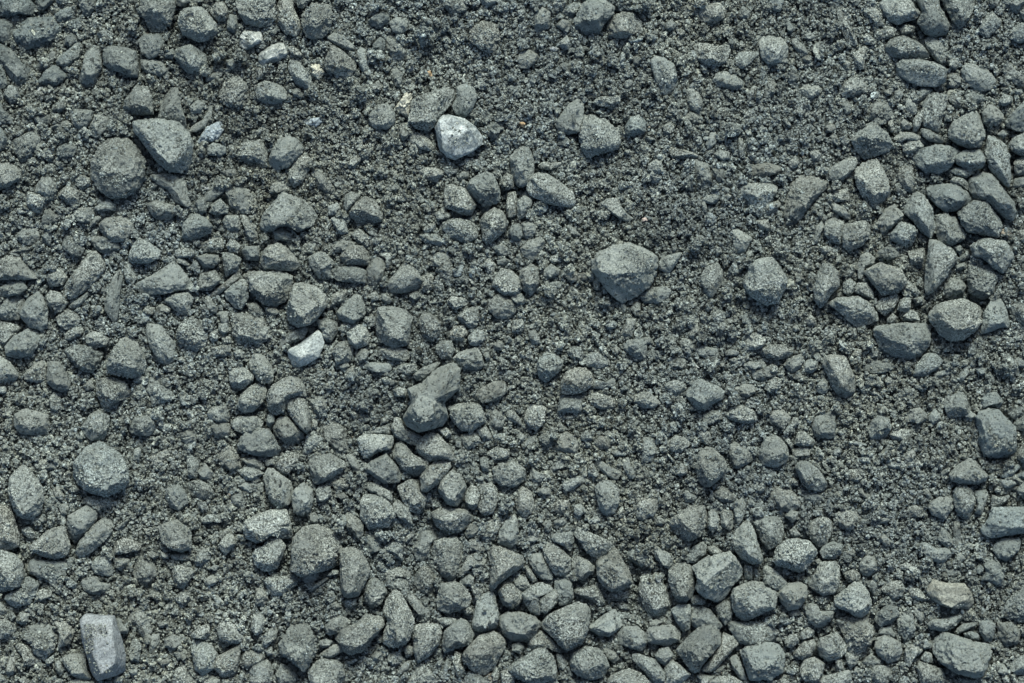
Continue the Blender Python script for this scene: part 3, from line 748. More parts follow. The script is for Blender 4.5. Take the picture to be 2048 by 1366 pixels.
570,817 572,799 597,793 610,799 620,824 622,859 612,867 602,859 585,839|577,804 602,797 615,839 610,859 587,832|A H1.1|stone~stone~capsule-like stone leaning on darker neighbour midway up the left side
617,802 637,787 655,802 652,824 640,837 625,822||B|
535,829 547,824 550,844 540,857 532,847|||
545,857 557,834 575,834 592,852 612,872 595,889 570,887 552,872|555,854 567,839 600,869 577,879||stone~stone~medium-sized oblong stone just below left of the capsule-like stone
622,839 630,834 636,847 632,859 623,857|||
607,892 612,877 630,867 647,877 637,892 617,909 607,907|||
472,892 484,864 507,857 537,857 547,872 561,897 560,909 547,914 512,912 484,904|484,877 532,862 550,889 537,904 497,899|H1.1|stone~stone~stone with smooth domed top and flat bottom edge
550,927 582,904 597,907 600,919 577,949 562,947 552,937|555,924 585,907 587,914 567,934||
525,954 535,937 545,936 562,949 580,962 585,979 580,1007 562,1017 542,1007 532,987|535,952 547,942 575,967 567,1004 545,989|H1|stone~stone~medium-sized oblong stone leaning up to the left just above the bright pale stone
615,924 627,912 660,906 687,922 695,934 675,952 637,969 627,967 620,947|622,927 660,912 685,929 637,962|H1|stone~stone~pale trapezoid slab tapering downward near the centre of the photo
690,909 705,907 717,924 725,944 715,949 700,932|||
662,967 682,956 700,959 697,977 672,982|||
630,982 637,972 660,972 665,992 650,1004 635,1004|||
582,994 587,979 607,964 625,979 627,999 622,1020 605,1035 587,1025|592,987 610,972 620,994 610,1022||stone~stone~medium-sized oblong stone just below left of the pale trapezoid slab tapering downward
479,917 507,914 522,922 532,939 517,939 497,932|||
527,919 550,917 550,929 532,932|||
637,849 662,839 692,857 695,892 702,909 672,909 652,884||B|stone~stone~medium-sized half-buried long stone just above the pale trapezoid slab tapering downward
672,892 685,884 690,899 682,912 667,904|||
735,862 777,847 782,857 780,869 737,866|||
714,877 727,867 752,868 786,871 787,884 782,899 757,904 737,917 727,917 720,902|720,877 752,872 785,877 772,894 735,907|T1.6 A|stone~stone~bright pale pitted chip, corner pointing left near the centre of the photo
727,937 742,922 772,907 790,927 802,944 800,964 765,969 750,957|742,924 775,914 777,934 762,959|H1.2|stone~stone~medium-sized lumpy stone just below left of the dark bluish stone
782,857 790,834 802,837 812,857 832,867 845,872 835,892 815,887 787,872|||stone~stone~small long stone leaning up to the left just above the dark bluish stone
787,902 792,884 807,884 827,909 858,922 855,937 837,954 822,953 805,939 785,914|795,909 817,917 848,929 827,944||stone~stone~dark bluish stone in a hollow under two pale ones near the centre of the photo
806,834 823,806 815,777 843,766 869,740 906,723 921,734 919,777 889,806 898,834 886,852 838,864 815,852|822,834 837,789 863,767 903,732 908,749 868,802 873,834 837,849|H1.5 A T1.1|stone~stone~large jagged stone with ridge running to upper right near the centre of the photo
826,749 848,732 883,722 870,742 845,764 830,759|||
893,814 918,807 943,804 960,809 973,834 970,847 943,863 923,862 903,842|903,817 945,809 965,832 940,849 918,837|H1.15|stone~stone~smooth drum-like stone with rounded outline near the centre of the photo
950,792 960,777 988,762 1010,762 1015,784 995,802 965,807|||stone~stone~small oblong stone leaning up to the right just above right of the smooth drum-like stone
978,824 988,814 1010,834 1008,857 990,864 978,847||B|
830,897 837,879 860,864 875,867 895,887 908,907 905,922 883,919 860,924 842,912|837,894 865,872 895,904 868,914|T1.1 H0.9 A|stone~stone~pale shell-shaped flake, concave below near the centre of the photo
920,869 953,864 963,882 958,889 935,901 925,887|||
950,859 973,852 985,872 980,882 963,877|||
875,859 893,854 905,867 895,879 883,872|||
840,954 850,939 870,922 900,922 903,934 878,967 855,984 842,984|848,949 873,927 895,927 858,974|H1.2 A|stone~stone~upright slab with olive-tinged flat face in the lower middle
875,977 883,954 905,938 923,949 933,974 928,999 913,1013 893,1009 883,994|885,962 908,944 923,964 915,1002 893,992|H1.2|stone~stone~egg-shaped stone standing blunt end down in the lower middle
794,974 817,959 837,959 840,982 855,994 848,1017 837,1030 817,1022 800,994|802,974 832,964 840,1002 822,1009||stone~stone~medium-sized oblong stone just below left of the upright slab with olive-tinged flat face
720,1004 727,989 762,989 782,1009 792,1032 775,1055 737,1060 720,1035|727,999 760,992 782,1027 747,1042||stone~stone~medium-sized lumpy stone above left of the greenish speckled stone
730,982 737,962 762,972 782,984 787,1004 772,999 752,987|||
785,1007 795,999 820,1017 827,1057 805,1042 787,1027|||
930,987 943,969 955,974 960,992 955,1014 943,1022 930,1004|||
955,972 983,964 995,979 998,997 988,1025 970,1035 953,1017 963,997|963,977 983,972 988,989 975,1017||stone~stone~medium-sized oblong stone standing upright just right of the egg-shaped stone
985,937 1000,924 1028,922 1050,937 1053,962 1025,977 1000,972 988,959|||stone~stone~medium-sized lumpy stone below left of the neat pale barrel-shaped pebble standing apart
958,917 970,912 980,929 978,944 963,942|||
975,904 995,892 1020,899 1018,917 988,922|||
762,837 775,832 780,844 760,852|||
785,779 800,772 815,779 812,794 790,794|||
910,879 923,882 923,897 910,894|||
965,707 978,702 981,717 973,724|||
985,687 1003,681 1010,692 1003,702 988,699|||
697,824 707,819 717,832 710,842|||
672,989 687,984 697,994 682,1001|||
760,757 775,752 785,764 772,772|||
775,764 787,759 797,764 782,772|||
943,932 965,944 970,949 953,942|||
950,954 968,952 968,964 955,962|||
812,904 822,902 830,912 820,919|||
1074,724 1089,705 1112,707 1127,722 1124,739 1107,754 1092,767 1079,757 1074,742|1082,719 1112,712 1119,727 1097,737 1082,734|H1.25|stone~stone~medium-sized lumpy stone just above left of the helmet-shaped smooth stone
1132,702 1147,692 1162,694 1169,709 1164,722 1142,717|||
1167,717 1179,705 1199,704 1214,714 1224,729 1199,739 1174,734 1167,727||B|
1122,762 1132,744 1149,735 1174,734 1187,749 1189,769 1169,784 1144,790 1122,787|1132,757 1154,740 1174,744 1179,764 1154,774 1132,772|A H1|stone~stone~helmet-shaped smooth stone overlapping another near the centre of the photo
1184,764 1189,757 1212,764 1224,754 1237,757 1229,772 1209,780 1187,777||B|
1120,789 1144,792 1164,787 1167,819 1157,827 1114,824|||stone~stone~square stone partly covered by a helmet-shaped stone near the centre of the photo
1172,792 1194,784 1219,792 1237,804 1232,817 1204,820 1184,812||B|
1262,797 1277,784 1299,784 1314,797 1322,807 1307,817 1287,817 1269,809|||
1239,777 1249,769 1259,777 1257,782 1242,783|||
1247,699 1254,679 1289,676 1294,694 1292,722 1282,727 1264,714|||stone~stone~small blocky stone above right of the helmet-shaped smooth stone
1224,699 1234,692 1242,699 1234,712 1224,709|||
1362,676 1385,676 1388,699 1380,714 1372,707 1360,694||B|
1387,699 1405,692 1435,697 1437,709 1430,725 1415,719 1400,712|||
1327,769 1347,759 1372,764 1375,777 1352,792 1337,784||B|
1334,727 1354,712 1372,719 1372,737 1349,742||B|
1370,789 1382,762 1402,757 1422,767 1437,772 1450,784 1447,799 1425,809 1410,822 1390,819|1382,774 1400,762 1422,774 1422,792 1405,807 1382,794|H1.15|stone~stone~medium-sized lumpy stone above left of the low tent-shaped stone
1402,844 1407,827 1427,819 1447,827 1445,839 1412,853||B|
1450,832 1465,814 1487,810 1512,822 1517,834 1515,844 1487,848 1455,839|1460,827 1485,817 1507,829|H1|stone~stone~low tent-shaped stone with straight bottom edge
1447,704 1462,697 1480,704 1475,712 1452,712|||
1457,719 1470,714 1477,722 1465,729|||
1490,714 1497,709 1500,719 1492,724|||
1480,729 1500,722 1532,724 1532,739 1500,739||B|
1500,737 1522,737 1545,729 1555,752 1527,762 1507,759||B|
1462,779 1482,767 1507,769 1512,784 1495,797 1475,789||B|
1049,824 1059,809 1082,807 1093,817 1089,847 1072,863 1057,854 1049,842|1057,824 1079,814 1084,834 1069,849 1057,844|H1.1|stone~stone~neat pale barrel-shaped pebble standing apart near the centre of the photo
1014,819 1029,822 1042,839 1044,852 1024,844 1011,834|||
1117,834 1149,829 1159,834 1144,839 1122,840|||
1109,884 1117,869 1134,863 1152,874 1158,892 1152,907 1129,908 1112,902|1117,882 1134,869 1149,882 1144,892 1119,894||stone~stone~small lumpy stone below the square stone
1077,877 1087,862 1104,864 1109,882 1099,897 1082,892|||
1042,894 1057,874 1072,869 1077,882 1062,892 1047,899|||
1032,874 1039,862 1052,872 1047,884 1037,882|||
1049,904 1057,894 1064,902 1054,911|||
1162,869 1174,859 1184,864 1187,879 1174,884 1162,882|||
1187,884 1199,871 1214,874 1224,892 1209,901 1197,899|||
1169,884 1179,879 1184,894 1174,897|||
1222,904 1237,899 1257,907 1249,913 1227,913|||
1184,924 1199,919 1224,934 1244,944 1239,957 1229,961 1209,949 1197,937|||
1242,917 1257,914 1264,932 1272,949 1269,962 1257,957 1247,937|||
1282,874 1309,874 1314,897 1307,924 1282,927 1284,899||B|
1334,884 1352,869 1375,877 1381,889 1362,907 1339,902||B|
1392,862 1405,857 1420,864 1425,882 1415,892 1400,882|||
1337,847 1349,842 1357,854 1344,859|||
1460,889 1472,884 1495,899 1510,917 1495,929 1477,939 1467,937 1457,909|1465,897 1477,894 1497,917 1475,924|H1.1|stone~stone~half-domed stone with flat lower edge
1390,937 1397,904 1412,893 1430,897 1450,919 1455,934 1445,954 1420,974 1405,974 1395,957|1400,934 1407,904 1430,904 1445,929 1430,957 1410,959|H1.2|stone~stone~tall boulder-like stone with dished pitted face near the centre of the photo
1349,949 1362,924 1375,934 1375,949 1360,953|||
1332,907 1337,907 1352,924 1347,927|||
1485,937 1492,929 1502,932 1500,942 1490,942|||
1500,972 1512,962 1532,964 1532,982 1520,989 1505,979|||
1470,1014 1475,1002 1485,993 1492,1009 1490,1032 1475,1030|||
1492,1007 1500,994 1512,1007 1502,1017|||
1425,987 1445,972 1475,992 1477,1002 1450,1007 1430,997||B|
1362,984 1375,979 1395,992 1390,1002 1370,1007|||
1272,1012 1282,996 1314,997 1318,1014 1307,1035 1287,1035 1269,1027|||
1189,974 1204,959 1224,962 1239,979 1239,1007 1229,1027 1209,1035 1197,1014|1199,972 1229,972 1232,1004 1207,1007|H1.2|stone~stone~medium-sized oblong stone standing upright above the broad five-sided stone
1184,924 1177,934 1174,947 1189,957 1199,954 1197,942|||
1122,972 1129,962 1154,952 1172,952 1174,962 1149,979 1132,984|||
1057,957 1062,934 1077,944 1097,949 1089,962 1069,966|||
1097,937 1119,917 1137,912 1149,922 1137,934 1104,944||B|
1029,1002 1037,979 1047,972 1062,982 1069,1004 1064,1027 1047,1037 1032,1020|1037,999 1047,979 1059,994 1054,1020||stone~stone~small oblong stone standing upright right of the plump stone
1069,984 1084,974 1102,977 1102,989 1087,992|||
1107,1012 1117,999 1139,1001 1139,1012 1127,1027 1112,1025|||
1149,1009 1162,1007 1174,1022 1159,1035 1147,1027|||
1299,759 1312,757 1317,769 1302,769|||
1264,849 1274,839 1282,844 1269,854|||
1440,727 1450,724 1450,734 1440,734|||
1521,697 1536,689 1564,689 1586,702 1586,712 1561,720 1536,720|||
1566,729 1586,712 1604,707 1609,722 1596,742 1581,747|||
1606,724 1621,717 1636,722 1636,737 1621,749 1609,742|||
1624,709 1636,704 1644,714 1641,724 1631,722|||
1644,729 1649,712 1669,708 1691,712 1699,729 1711,757 1714,774 1709,789 1691,799 1676,792 1661,769 1656,752|1651,719 1676,712 1691,727 1686,744 1704,769 1696,789 1676,759|H1.3 T1.05|stone~stone~tall club-shaped stone with bright domed upper end midway up the right side
1531,737 1544,727 1556,732 1556,744 1541,752|||
1536,762 1549,752 1564,759 1561,777 1541,787 1528,777|||
1631,772 1646,754 1656,764 1656,784 1646,789 1634,784|||
1591,754 1601,744 1611,754 1609,764 1596,764|||
1699,712 1711,697 1726,699 1721,714 1706,717|||
1736,709 1749,697 1759,702 1756,714 1741,717|||
1724,732 1744,719 1791,727 1786,739 1761,749 1731,749||B|
1831,732 1851,707 1872,705 1887,722 1877,737 1849,754 1826,752|||stone~stone~bluish smooth slab emerging from below a pale shield-shaped slab midway up the right side
1884,729 1894,723 1907,727 1902,737 1887,738|||
1864,749 1877,742 1907,737 1909,744 1894,752 1872,755|||
1907,727 1919,723 1924,729 1914,735|||
1949,737 1962,732 1973,739 1969,749 1957,750|||
1769,762 1776,752 1786,757 1786,769 1774,772|||
1716,752 1726,749 1726,767 1719,769|||
1726,772 1736,769 1766,792 1769,802 1749,792 1731,782||B|
1829,769 1844,767 1861,777 1846,784 1831,777|||
2024,724 2037,714 2057,722 2052,734 2032,737|||
1919,747 1934,729 1939,742 1927,762 1914,764|||
1937,684 1957,684 1952,712 1942,717 1934,707||B|
1889,814 1892,792 1912,787 1927,784 1937,802 1947,822 1927,834 1897,837|1894,794 1922,794 1932,814 1917,824|H1.15|stone~stone~medium-sized roundish stone just above left of the very large smooth upright boulder-like stone
1927,832 1942,822 1953,829 1949,839 1932,837|||
1962,799 1977,784 1994,784 2009,802 1999,817 1982,812 1967,817|||
1952,834 1959,824 1979,817 1999,820 2017,839 2032,854 2035,902 2024,914 1987,917 1967,912 1959,884 1957,859|1962,837 1984,824 2012,847 2024,857 2024,899 1977,904 1967,872|H1.25|stone~stone~very large smooth upright boulder-like stone with sloping shoulder midway up the right side
2012,827 2037,812 2049,814 2049,832 2027,839|||
2027,847 2052,827 2077,834 2077,859 2049,864 2034,859|||
2037,899 2052,887 2077,892 2077,922 2047,927 2032,917|||
1811,834 1821,819 1839,814 1854,827 1856,837 1841,848 1821,844||T1.05|
1856,834 1869,817 1884,829 1882,844 1864,850|||
1736,859 1746,839 1759,829 1781,839 1784,857 1774,877 1759,883 1741,877|1744,857 1759,839 1776,844 1761,869|H1.1|stone~stone~small lumpy stone below right of the tall club-shaped stone
1779,869 1789,859 1814,857 1830,864 1824,874 1799,883 1784,879|||
1624,852 1631,834 1654,824 1671,819 1672,874 1659,878 1631,874|1634,847 1666,827 1666,859 1641,867||stone~stone~medium-sized blocky stone below the tall club-shaped stone
1536,829 1551,818 1566,819 1582,834 1579,849 1566,859 1556,854 1544,844|||
1579,849 1586,834 1596,834 1599,847 1586,857|||
1528,877 1546,869 1559,874 1574,892 1579,914 1569,929 1549,936 1526,932 1516,909|1536,882 1556,882 1569,909 1541,922|H1.15|stone~stone~medium-sized lumpy stone just right of the half-domed stone
1586,889 1596,864 1609,862 1631,882 1626,892 1599,894|||
1561,872 1574,869 1586,887 1584,899 1574,889|||
1584,899 1599,894 1626,897 1621,912 1596,914 1586,924||B|
1589,934 1596,924 1614,921 1636,937 1656,967 1654,979 1639,984 1616,979 1604,969 1596,949|1596,934 1614,924 1644,962 1631,967 1609,962|H1.25 A|stone~stone~tilted brick-like stone with lit end face in the lower right
1574,962 1586,956 1599,962 1596,972 1579,972|||
1536,987 1551,972 1581,977 1596,994 1604,1012 1581,1027 1561,1020 1546,1004||B|stone~stone~medium-sized half-buried oblong stone just below left of the tilted brick-like stone
1599,989 1624,982 1649,994 1636,1007 1611,1004||B|
1716,917 1731,909 1744,917 1741,927 1721,924|||
1809,917 1816,894 1829,897 1834,914 1824,924 1814,924|||
1825,927 1836,919 1849,927 1844,934 1829,934|||
1899,949 1914,932 1937,917 1949,917 1977,949 1972,962 1954,969 1922,969 1904,962|1909,947 1942,924 1964,949 1949,959 1922,957|H1.15|stone~stone~large smooth squat stone with bluish face in the lower right
1879,947 1894,932 1904,932 1899,944 1887,954|||
1999,952 2012,937 2039,926 2043,934 2027,949 2009,957||H1|
2029,952 2052,937 2062,949 2047,959|||
1999,959 2029,959 2034,969 2014,979 2002,972|||
2034,979 2052,957 2079,964 2077,994 2052,1002 2037,989|||
1907,982 1917,969 1932,969 1947,982 1952,1007 1947,1030 1927,1037 1912,1022 1907,1002|1912,982 1932,974 1942,1004 1927,1025|H1.2|stone~stone~medium-sized oblong stone standing upright just below the large smooth squat stone
1947,982 1974,979 1977,992 1964,1030 1949,1027 1954,1007|||
1861,1004 1882,992 1904,992 1907,1017 1892,1040 1864,1030 1856,1014|||stone~stone~small blocky stone below left of the large smooth squat stone
1982,1004 1984,989 1999,994 2019,989 2022,997 1994,1017 1982,1017|||
1987,982 1999,969 2003,982 1994,987|||
1846,979 1854,974 1864,992 1859,999 1849,989|||
1716,979 1724,974 1729,987 1746,989 1736,999 1721,992|||
1814,1017 1829,1009 1846,1017 1844,1035 1819,1035|||
1646,1007 1659,1003 1666,1009 1656,1014|||
1661,904 1676,894 1686,899 1681,909 1666,912|||
1684,909 1691,899 1694,904 1686,917|||
1696,947 1716,934 1726,954 1716,967 1696,962||B|
1769,927 1781,917 1806,924 1801,939 1779,939||B|
1699,879 1716,882 1736,889 1731,894 1706,889|||
-10,1009 15,1009 28,1034 38,1067 39,1092 15,1102 -10,1102|-5,1019 15,1024 28,1064 15,1079|H1.1|stone~stone~medium-sized long stone standing upright just below left of the tall oval bluish boulder with smooth
135,1032 175,1009 195,1019 193,1039 175,1062 148,1089 135,1074 133,1049|143,1039 180,1019 183,1039 153,1064||stone~stone~medium-sized oblong stone leaning up to the right just above left of the long smooth stone
40,1057 60,1052 73,1072 65,1080 48,1072|||
150,1104 160,1079 185,1052 208,1034 223,1044 225,1064 210,1082 185,1104 158,1118|158,1099 180,1067 205,1044 215,1057 185,1084|H1.1|stone~stone~long smooth stone leaning right like a loaf in the lower left
56,1094 75,1079 93,1062 113,1053 130,1052 135,1074 141,1092 133,1112 108,1120 83,1112 60,1102|73,1092 100,1064 125,1059 133,1089 105,1102|H1 A|stone~stone~fan-shaped stone with curved lower edge overlapping another in the lower left
55,1132 63,1117 100,1122 135,1122 138,1134 120,1162 110,1177 93,1164 68,1152 55,1144|65,1129 100,1127 125,1129 103,1157|H0.8|stone~stone~medium-sized oblong stone lying level just below the fan-shaped stone
-15,1102 5,1100 30,1109 45,1127 48,1154 45,1172 20,1182 0,1187 -15,1187|-13,1117 15,1112 40,1129 20,1144 -13,1142|H1.35|stone~stone~very dark-sided smooth block at the left edge with pale top in the lower left
8,1194 15,1187 45,1174 50,1152 65,1157 79,1169 73,1189 60,1209 28,1217 13,1207|18,1194 50,1179 60,1164 70,1177 45,1204|H1|stone~stone~medium-sized oblong stone just below right of the very dark-sided smooth block at the
66,1207 73,1184 85,1177 103,1182 103,1194 80,1204|||
-10,1197 3,1204 15,1222 10,1229 -10,1232|||
10,1229 25,1224 33,1234 23,1244|||
30,1244 40,1224 60,1227 55,1244 43,1251|||
-10,1237 10,1237 28,1249 33,1259 15,1277 -3,1279 -10,1274|0,1242 23,1254 8,1267||
160,1242 170,1229 205,1232 228,1232 233,1249 243,1282 250,1312 248,1347 220,1354 195,1360 180,1347 173,1312 165,1284|170,1242 220,1237 233,1287 240,1337 195,1347 183,1312|C H1.3 A|stone~stone~big smooth blue-grey domino-shaped block with mottled face in the lower left
123,1317 140,1307 170,1309 175,1344 185,1360 163,1360 145,1352 130,1334|128,1317 150,1312 170,1344 150,1344||stone~stone~small oblong stone just below left of the big smooth blue-grey domino-shaped block with
135,1365 155,1357 185,1362 195,1375 190,1385 140,1382|||
180,1129 193,1114 213,1107 223,1124 227,1147 215,1154 188,1149|||
160,1164 175,1154 193,1152 200,1164 220,1169 220,1179 200,1189 180,1189 168,1182|||
233,1084 245,1074 263,1079 283,1089 278,1102 250,1107 225,1112 225,1099||T1.05|
225,1117 240,1112 260,1119 255,1134 243,1143 228,1134|||
293,1104 305,1102 320,1112 310,1120 298,1115|||
320,1102 338,1109 338,1119 323,1117|||
314,1052 336,1044 351,1039 378,1044 383,1069 383,1097 361,1105 341,1099 323,1084 320,1067|323,1052 356,1044 378,1052 376,1074 333,1067|H1.35|stone~stone~tall block-like stone with grit-dusted top and sheer front in the lower left
341,1109 371,1108 383,1114 378,1123 343,1120|||
343,1137 356,1129 376,1130 391,1144 378,1162 368,1177 348,1177 346,1157|||stone~stone~small lumpy stone below the tall block-like stone
388,1124 396,1099 408,1089 423,1102 421,1119 401,1137 391,1135|||
398,1042 413,1029 431,1025 451,1039 443,1047 426,1044 411,1050|||
436,1072 451,1057 463,1057 453,1077 438,1082|||
433,1094 448,1072 463,1062 473,1087 451,1112||T1.15 A|
418,1137 428,1129 441,1132 431,1143|||
406,1159 426,1149 438,1162 426,1172 411,1172|||
263,1147 275,1117 293,1114 313,1132 317,1149 295,1179 280,1169||B|stone~stone~medium-sized half-buried blocky stone below left of the tall block-like stone
346,1197 363,1182 381,1184 384,1204 376,1212 358,1209||B|
323,1229 341,1197 346,1204 333,1232|||
338,1229 348,1212 358,1217 356,1232|||
387,1224 398,1214 406,1222 396,1234|||
371,1244 378,1236 386,1244 378,1254|||
270,1209 285,1217 300,1244 304,1264 290,1281 278,1269 268,1244 253,1242||B|stone~stone~small half-buried oblong stone just above right of the big smooth blue-grey domino-shaped block with
230,1239 240,1234 258,1259 255,1268 240,1267|||
258,1297 265,1277 283,1282 282,1299 278,1328 258,1326|||
297,1299 303,1269 318,1267 320,1282 305,1309 298,1309|||
328,1279 346,1269 361,1274 363,1289 348,1302 330,1294|||
346,1304 363,1302 368,1314 356,1322|||
313,1322 336,1317 343,1324 325,1334|||
343,1360 351,1337 366,1328 383,1347 401,1367 376,1382 348,1380||B|
379,1292 391,1283 423,1287 436,1312 433,1334 406,1352 388,1339 386,1314|388,1292 421,1294 428,1324 401,1337|H1.1|stone~stone~medium-sized lumpy stone below left of the bright pale stone
423,1332 433,1314 476,1291 482,1299 478,1329 468,1352 446,1357 431,1344|433,1322 473,1297 473,1324 448,1344||stone~stone~medium-sized oblong stone right of the big smooth blue-grey domino-shaped block with
381,1267 401,1252 418,1247 421,1264 411,1279 386,1277|388,1264 413,1249 416,1264||
433,1259 438,1244 456,1241 476,1254 489,1274 483,1287 456,1289 438,1279|441,1254 458,1247 483,1274 456,1279||stone~stone~small oblong stone left of the large rounded stone with pointed base between pebbles
478,1319 491,1302 513,1301 531,1314 521,1329 496,1342 481,1337|||
403,1362 421,1353 441,1360 438,1380 411,1382|||
501,1257 506,1229 523,1227 530,1239 526,1264 511,1274|||
38,1274 50,1254 83,1242 105,1249 115,1274 108,1302 88,1322 68,1309 60,1289||B|stone~stone~lumpy grit-caked stone in the lower left
30,1289 45,1287 60,1294 68,1312 83,1327 50,1334 48,1317 35,1302|||
10,1337 20,1312 30,1312 34,1342 23,1352 13,1349|||
110,1319 120,1322 128,1347 120,1354 110,1339|||
88,1322 108,1309 108,1324 95,1332|||
35,1360 48,1352 59,1362 48,1375|||
0,1347 10,1354 15,1370 -5,1375 -10,1349|||
255,1339 275,1337 275,1349 263,1352|||
228,1057 238,1049 260,1034 250,1052 235,1062|||
38,1019 73,1016 68,1029 53,1039 43,1032|||
105,1239 140,1244 150,1264 140,1289 115,1299 118,1269||B|stone~stone~small half-buried oblong stone just right of the lumpy grit-caked stone
312,1244 323,1239 333,1254 320,1257|||
83,1029 95,1042 85,1047 75,1039|||
128,1164 140,1157 155,1167 150,1179 133,1174|||
484,1057 489,1042 512,1029 542,1019 572,1019 581,1044 585,1077 562,1079 545,1072 527,1084 512,1087 492,1077|494,1047 520,1029 570,1024 577,1047 555,1052 520,1052 502,1062|H1.3 T1.35|stone~stone~bright pale stone with a lit top and blue-grey front in the lower left
512,1097 525,1092 540,1074 557,1074 572,1092 567,1107 555,1137 540,1143 522,1142 507,1127 504,1107|517,1099 537,1082 557,1082 562,1104 545,1124 522,1119|A H1|stone~stone~medium-sized lumpy stone just below the bright pale stone
587,1074 605,1054 632,1049 662,1062 677,1082 685,1097 677,1107 680,1129 662,1139 600,1154 580,1142 582,1107|595,1074 610,1059 637,1054 662,1072 672,1084 632,1082 602,1082|H1.4|stone~stone~broad block with thick ledge-like pale upper edge
678,1099 702,1094 720,1102 735,1124 741,1142 730,1169 717,1192 690,1197 682,1182 680,1144|687,1109 707,1102 732,1137 720,1174 695,1184 690,1149|H1.2 A|stone~stone~tall smooth oval stone standing on end in the lower middle
600,1149 612,1137 637,1138 640,1157 615,1169 605,1162|||
525,1162 535,1154 575,1152 597,1160 592,1172 565,1192 540,1192 532,1174|535,1162 580,1157 587,1164 557,1182||stone~stone~small long stone lying level below left of the broad block with thick ledge-like pale
615,1184 630,1167 655,1153 658,1157 637,1174 620,1187|||
652,1152 665,1140 678,1140 677,1149 657,1153|||
685,1034 697,1024 727,1044 727,1069 720,1084 700,1062 687,1052|||
620,1027 630,1024 640,1039 632,1049 620,1044|||
727,1074 747,1067 762,1079 762,1102 742,1109 727,1094||B|
777,1072 795,1062 821,1058 810,1072 790,1077|||
802,1079 825,1062 830,1069 810,1087|||
765,1099 772,1079 797,1078 807,1094 805,1124 790,1117 767,1109|775,1087 797,1084 800,1102 782,1104||
822,1099 830,1079 845,1054 868,1059 875,1074 863,1089 858,1112 845,1124 832,1119|835,1087 850,1062 868,1074 848,1104||stone~stone~greenish speckled stone beside the darkest gap in the lower middle
863,1024 883,1014 935,1019 948,1034 945,1044 923,1064 903,1067 875,1057 865,1039|878,1027 933,1024 938,1034 903,1044 875,1037|H1.4 A|stone~stone~plump stone bridging over a deep black hollow in the lower middle
860,1099 868,1082 893,1074 913,1074 925,1094 928,1122 913,1152 900,1163 883,1154 873,1129 863,1114|870,1092 893,1077 913,1099 905,1149 888,1134|H1.2|stone~stone~guitar-pick-shaped stone narrowing downward in the lower middle
928,1067 940,1047 970,1047 970,1059 950,1074 935,1077|||
960,1074 975,1042 995,1037 1003,1049 988,1082 973,1087||B|
933,1089 943,1077 963,1082 971,1102 960,1104 940,1099|||
918,1147 935,1112 950,1107 973,1119 970,1132 945,1134 925,1154|||
918,1164 938,1147 950,1157 943,1174 925,1172|||
973,1104 983,1090 1003,1094 1028,1104 1045,1112 1050,1127 1038,1142 1020,1152 1003,1164 983,1184 978,1174 983,1134|983,1107 998,1099 1040,1117 1023,1132 995,1154 988,1164|H1.3 A|stone~stone~three-cornered prism-shaped stone tapering to the lower left
995,1087 998,1062 1013,1039 1033,1037 1038,1064 1035,1089 1020,1097|||stone~stone~small oblong stone just above the three-cornered prism-shaped stone
995,1184 1008,1164 1025,1167 1045,1184 1043,1204 1025,1219 1005,1209|||stone~stone~small blocky stone just below the three-cornered prism-shaped stone
830,1149 845,1132 858,1134 878,1162 875,1179 863,1194 840,1184 827,1169|837,1152 850,1137 870,1167 848,1174||stone~stone~medium-sized lumpy stone just below left of the guitar-pick-shaped stone
752,1152 765,1137 800,1134 822,1144 822,1157 800,1154 782,1169 762,1164||B|stone~stone~small half-buried long stone lying level just right of the tall smooth oval stone
782,1167 797,1152 817,1164 816,1179 797,1184|||
727,1187 732,1169 745,1154 765,1164 775,1184 762,1209 745,1219 727,1204|735,1184 747,1162 767,1184 747,1204||stone~stone~small lumpy stone just below right of the tall smooth oval stone
807,1187 817,1182 837,1199 863,1224 858,1239 842,1234 822,1212|||
765,1222 772,1197 790,1179 800,1184 817,1214 830,1242 822,1274 812,1289 787,1298 765,1287 767,1264 775,1242|777,1219 792,1187 807,1237 812,1274 795,1284 790,1237|H1.3 A|stone~stone~teardrop-shaped stone pointed at the top in the lower middle
873,1199 880,1167 908,1162 935,1172 943,1197 938,1214 913,1224 895,1229 875,1219|883,1174 908,1169 933,1179 925,1204 888,1199|H1.15|stone~stone~medium-sized roundish stone just below the guitar-pick-shaped stone
940,1172 955,1167 968,1174 965,1199 953,1207|||
943,1249 953,1204 970,1184 988,1184 995,1209 1000,1239 993,1259 970,1266 948,1262|955,1242 970,1194 985,1194 993,1239 973,1257|H1.2|stone~stone~medium-sized oblong stone standing upright just above the big rounded boulder-like stone
870,1237 893,1234 913,1237 913,1249 888,1254|||
883,1287 888,1262 903,1249 923,1236 935,1244 949,1269 943,1289 913,1297 888,1307|895,1257 923,1242 933,1264 923,1282 895,1277|H1.1|stone~stone~medium-sized lumpy stone just right of the squared slab with tapered lower end
825,1252 845,1247 878,1247 884,1267 878,1289 860,1312 835,1328 827,1307|832,1257 873,1252 873,1284 840,1309||stone~stone~squared slab with tapered lower end in the lower middle
923,1312 933,1297 958,1272 988,1263 1008,1277 1013,1294 998,1319 990,1339 968,1352 945,1342 928,1327|933,1304 960,1279 993,1269 1003,1284 983,1322 950,1329|H1.25 A|stone~stone~big rounded boulder-like stone with pitted top edge
998,1234 1013,1224 1045,1224 1070,1232 1083,1247 1073,1267 1055,1284 1025,1287 1010,1274 1001,1257|1005,1237 1045,1229 1070,1244 1043,1272 1015,1264|H1|stone~stone~medium-sized lumpy stone just above right of the big rounded boulder-like stone
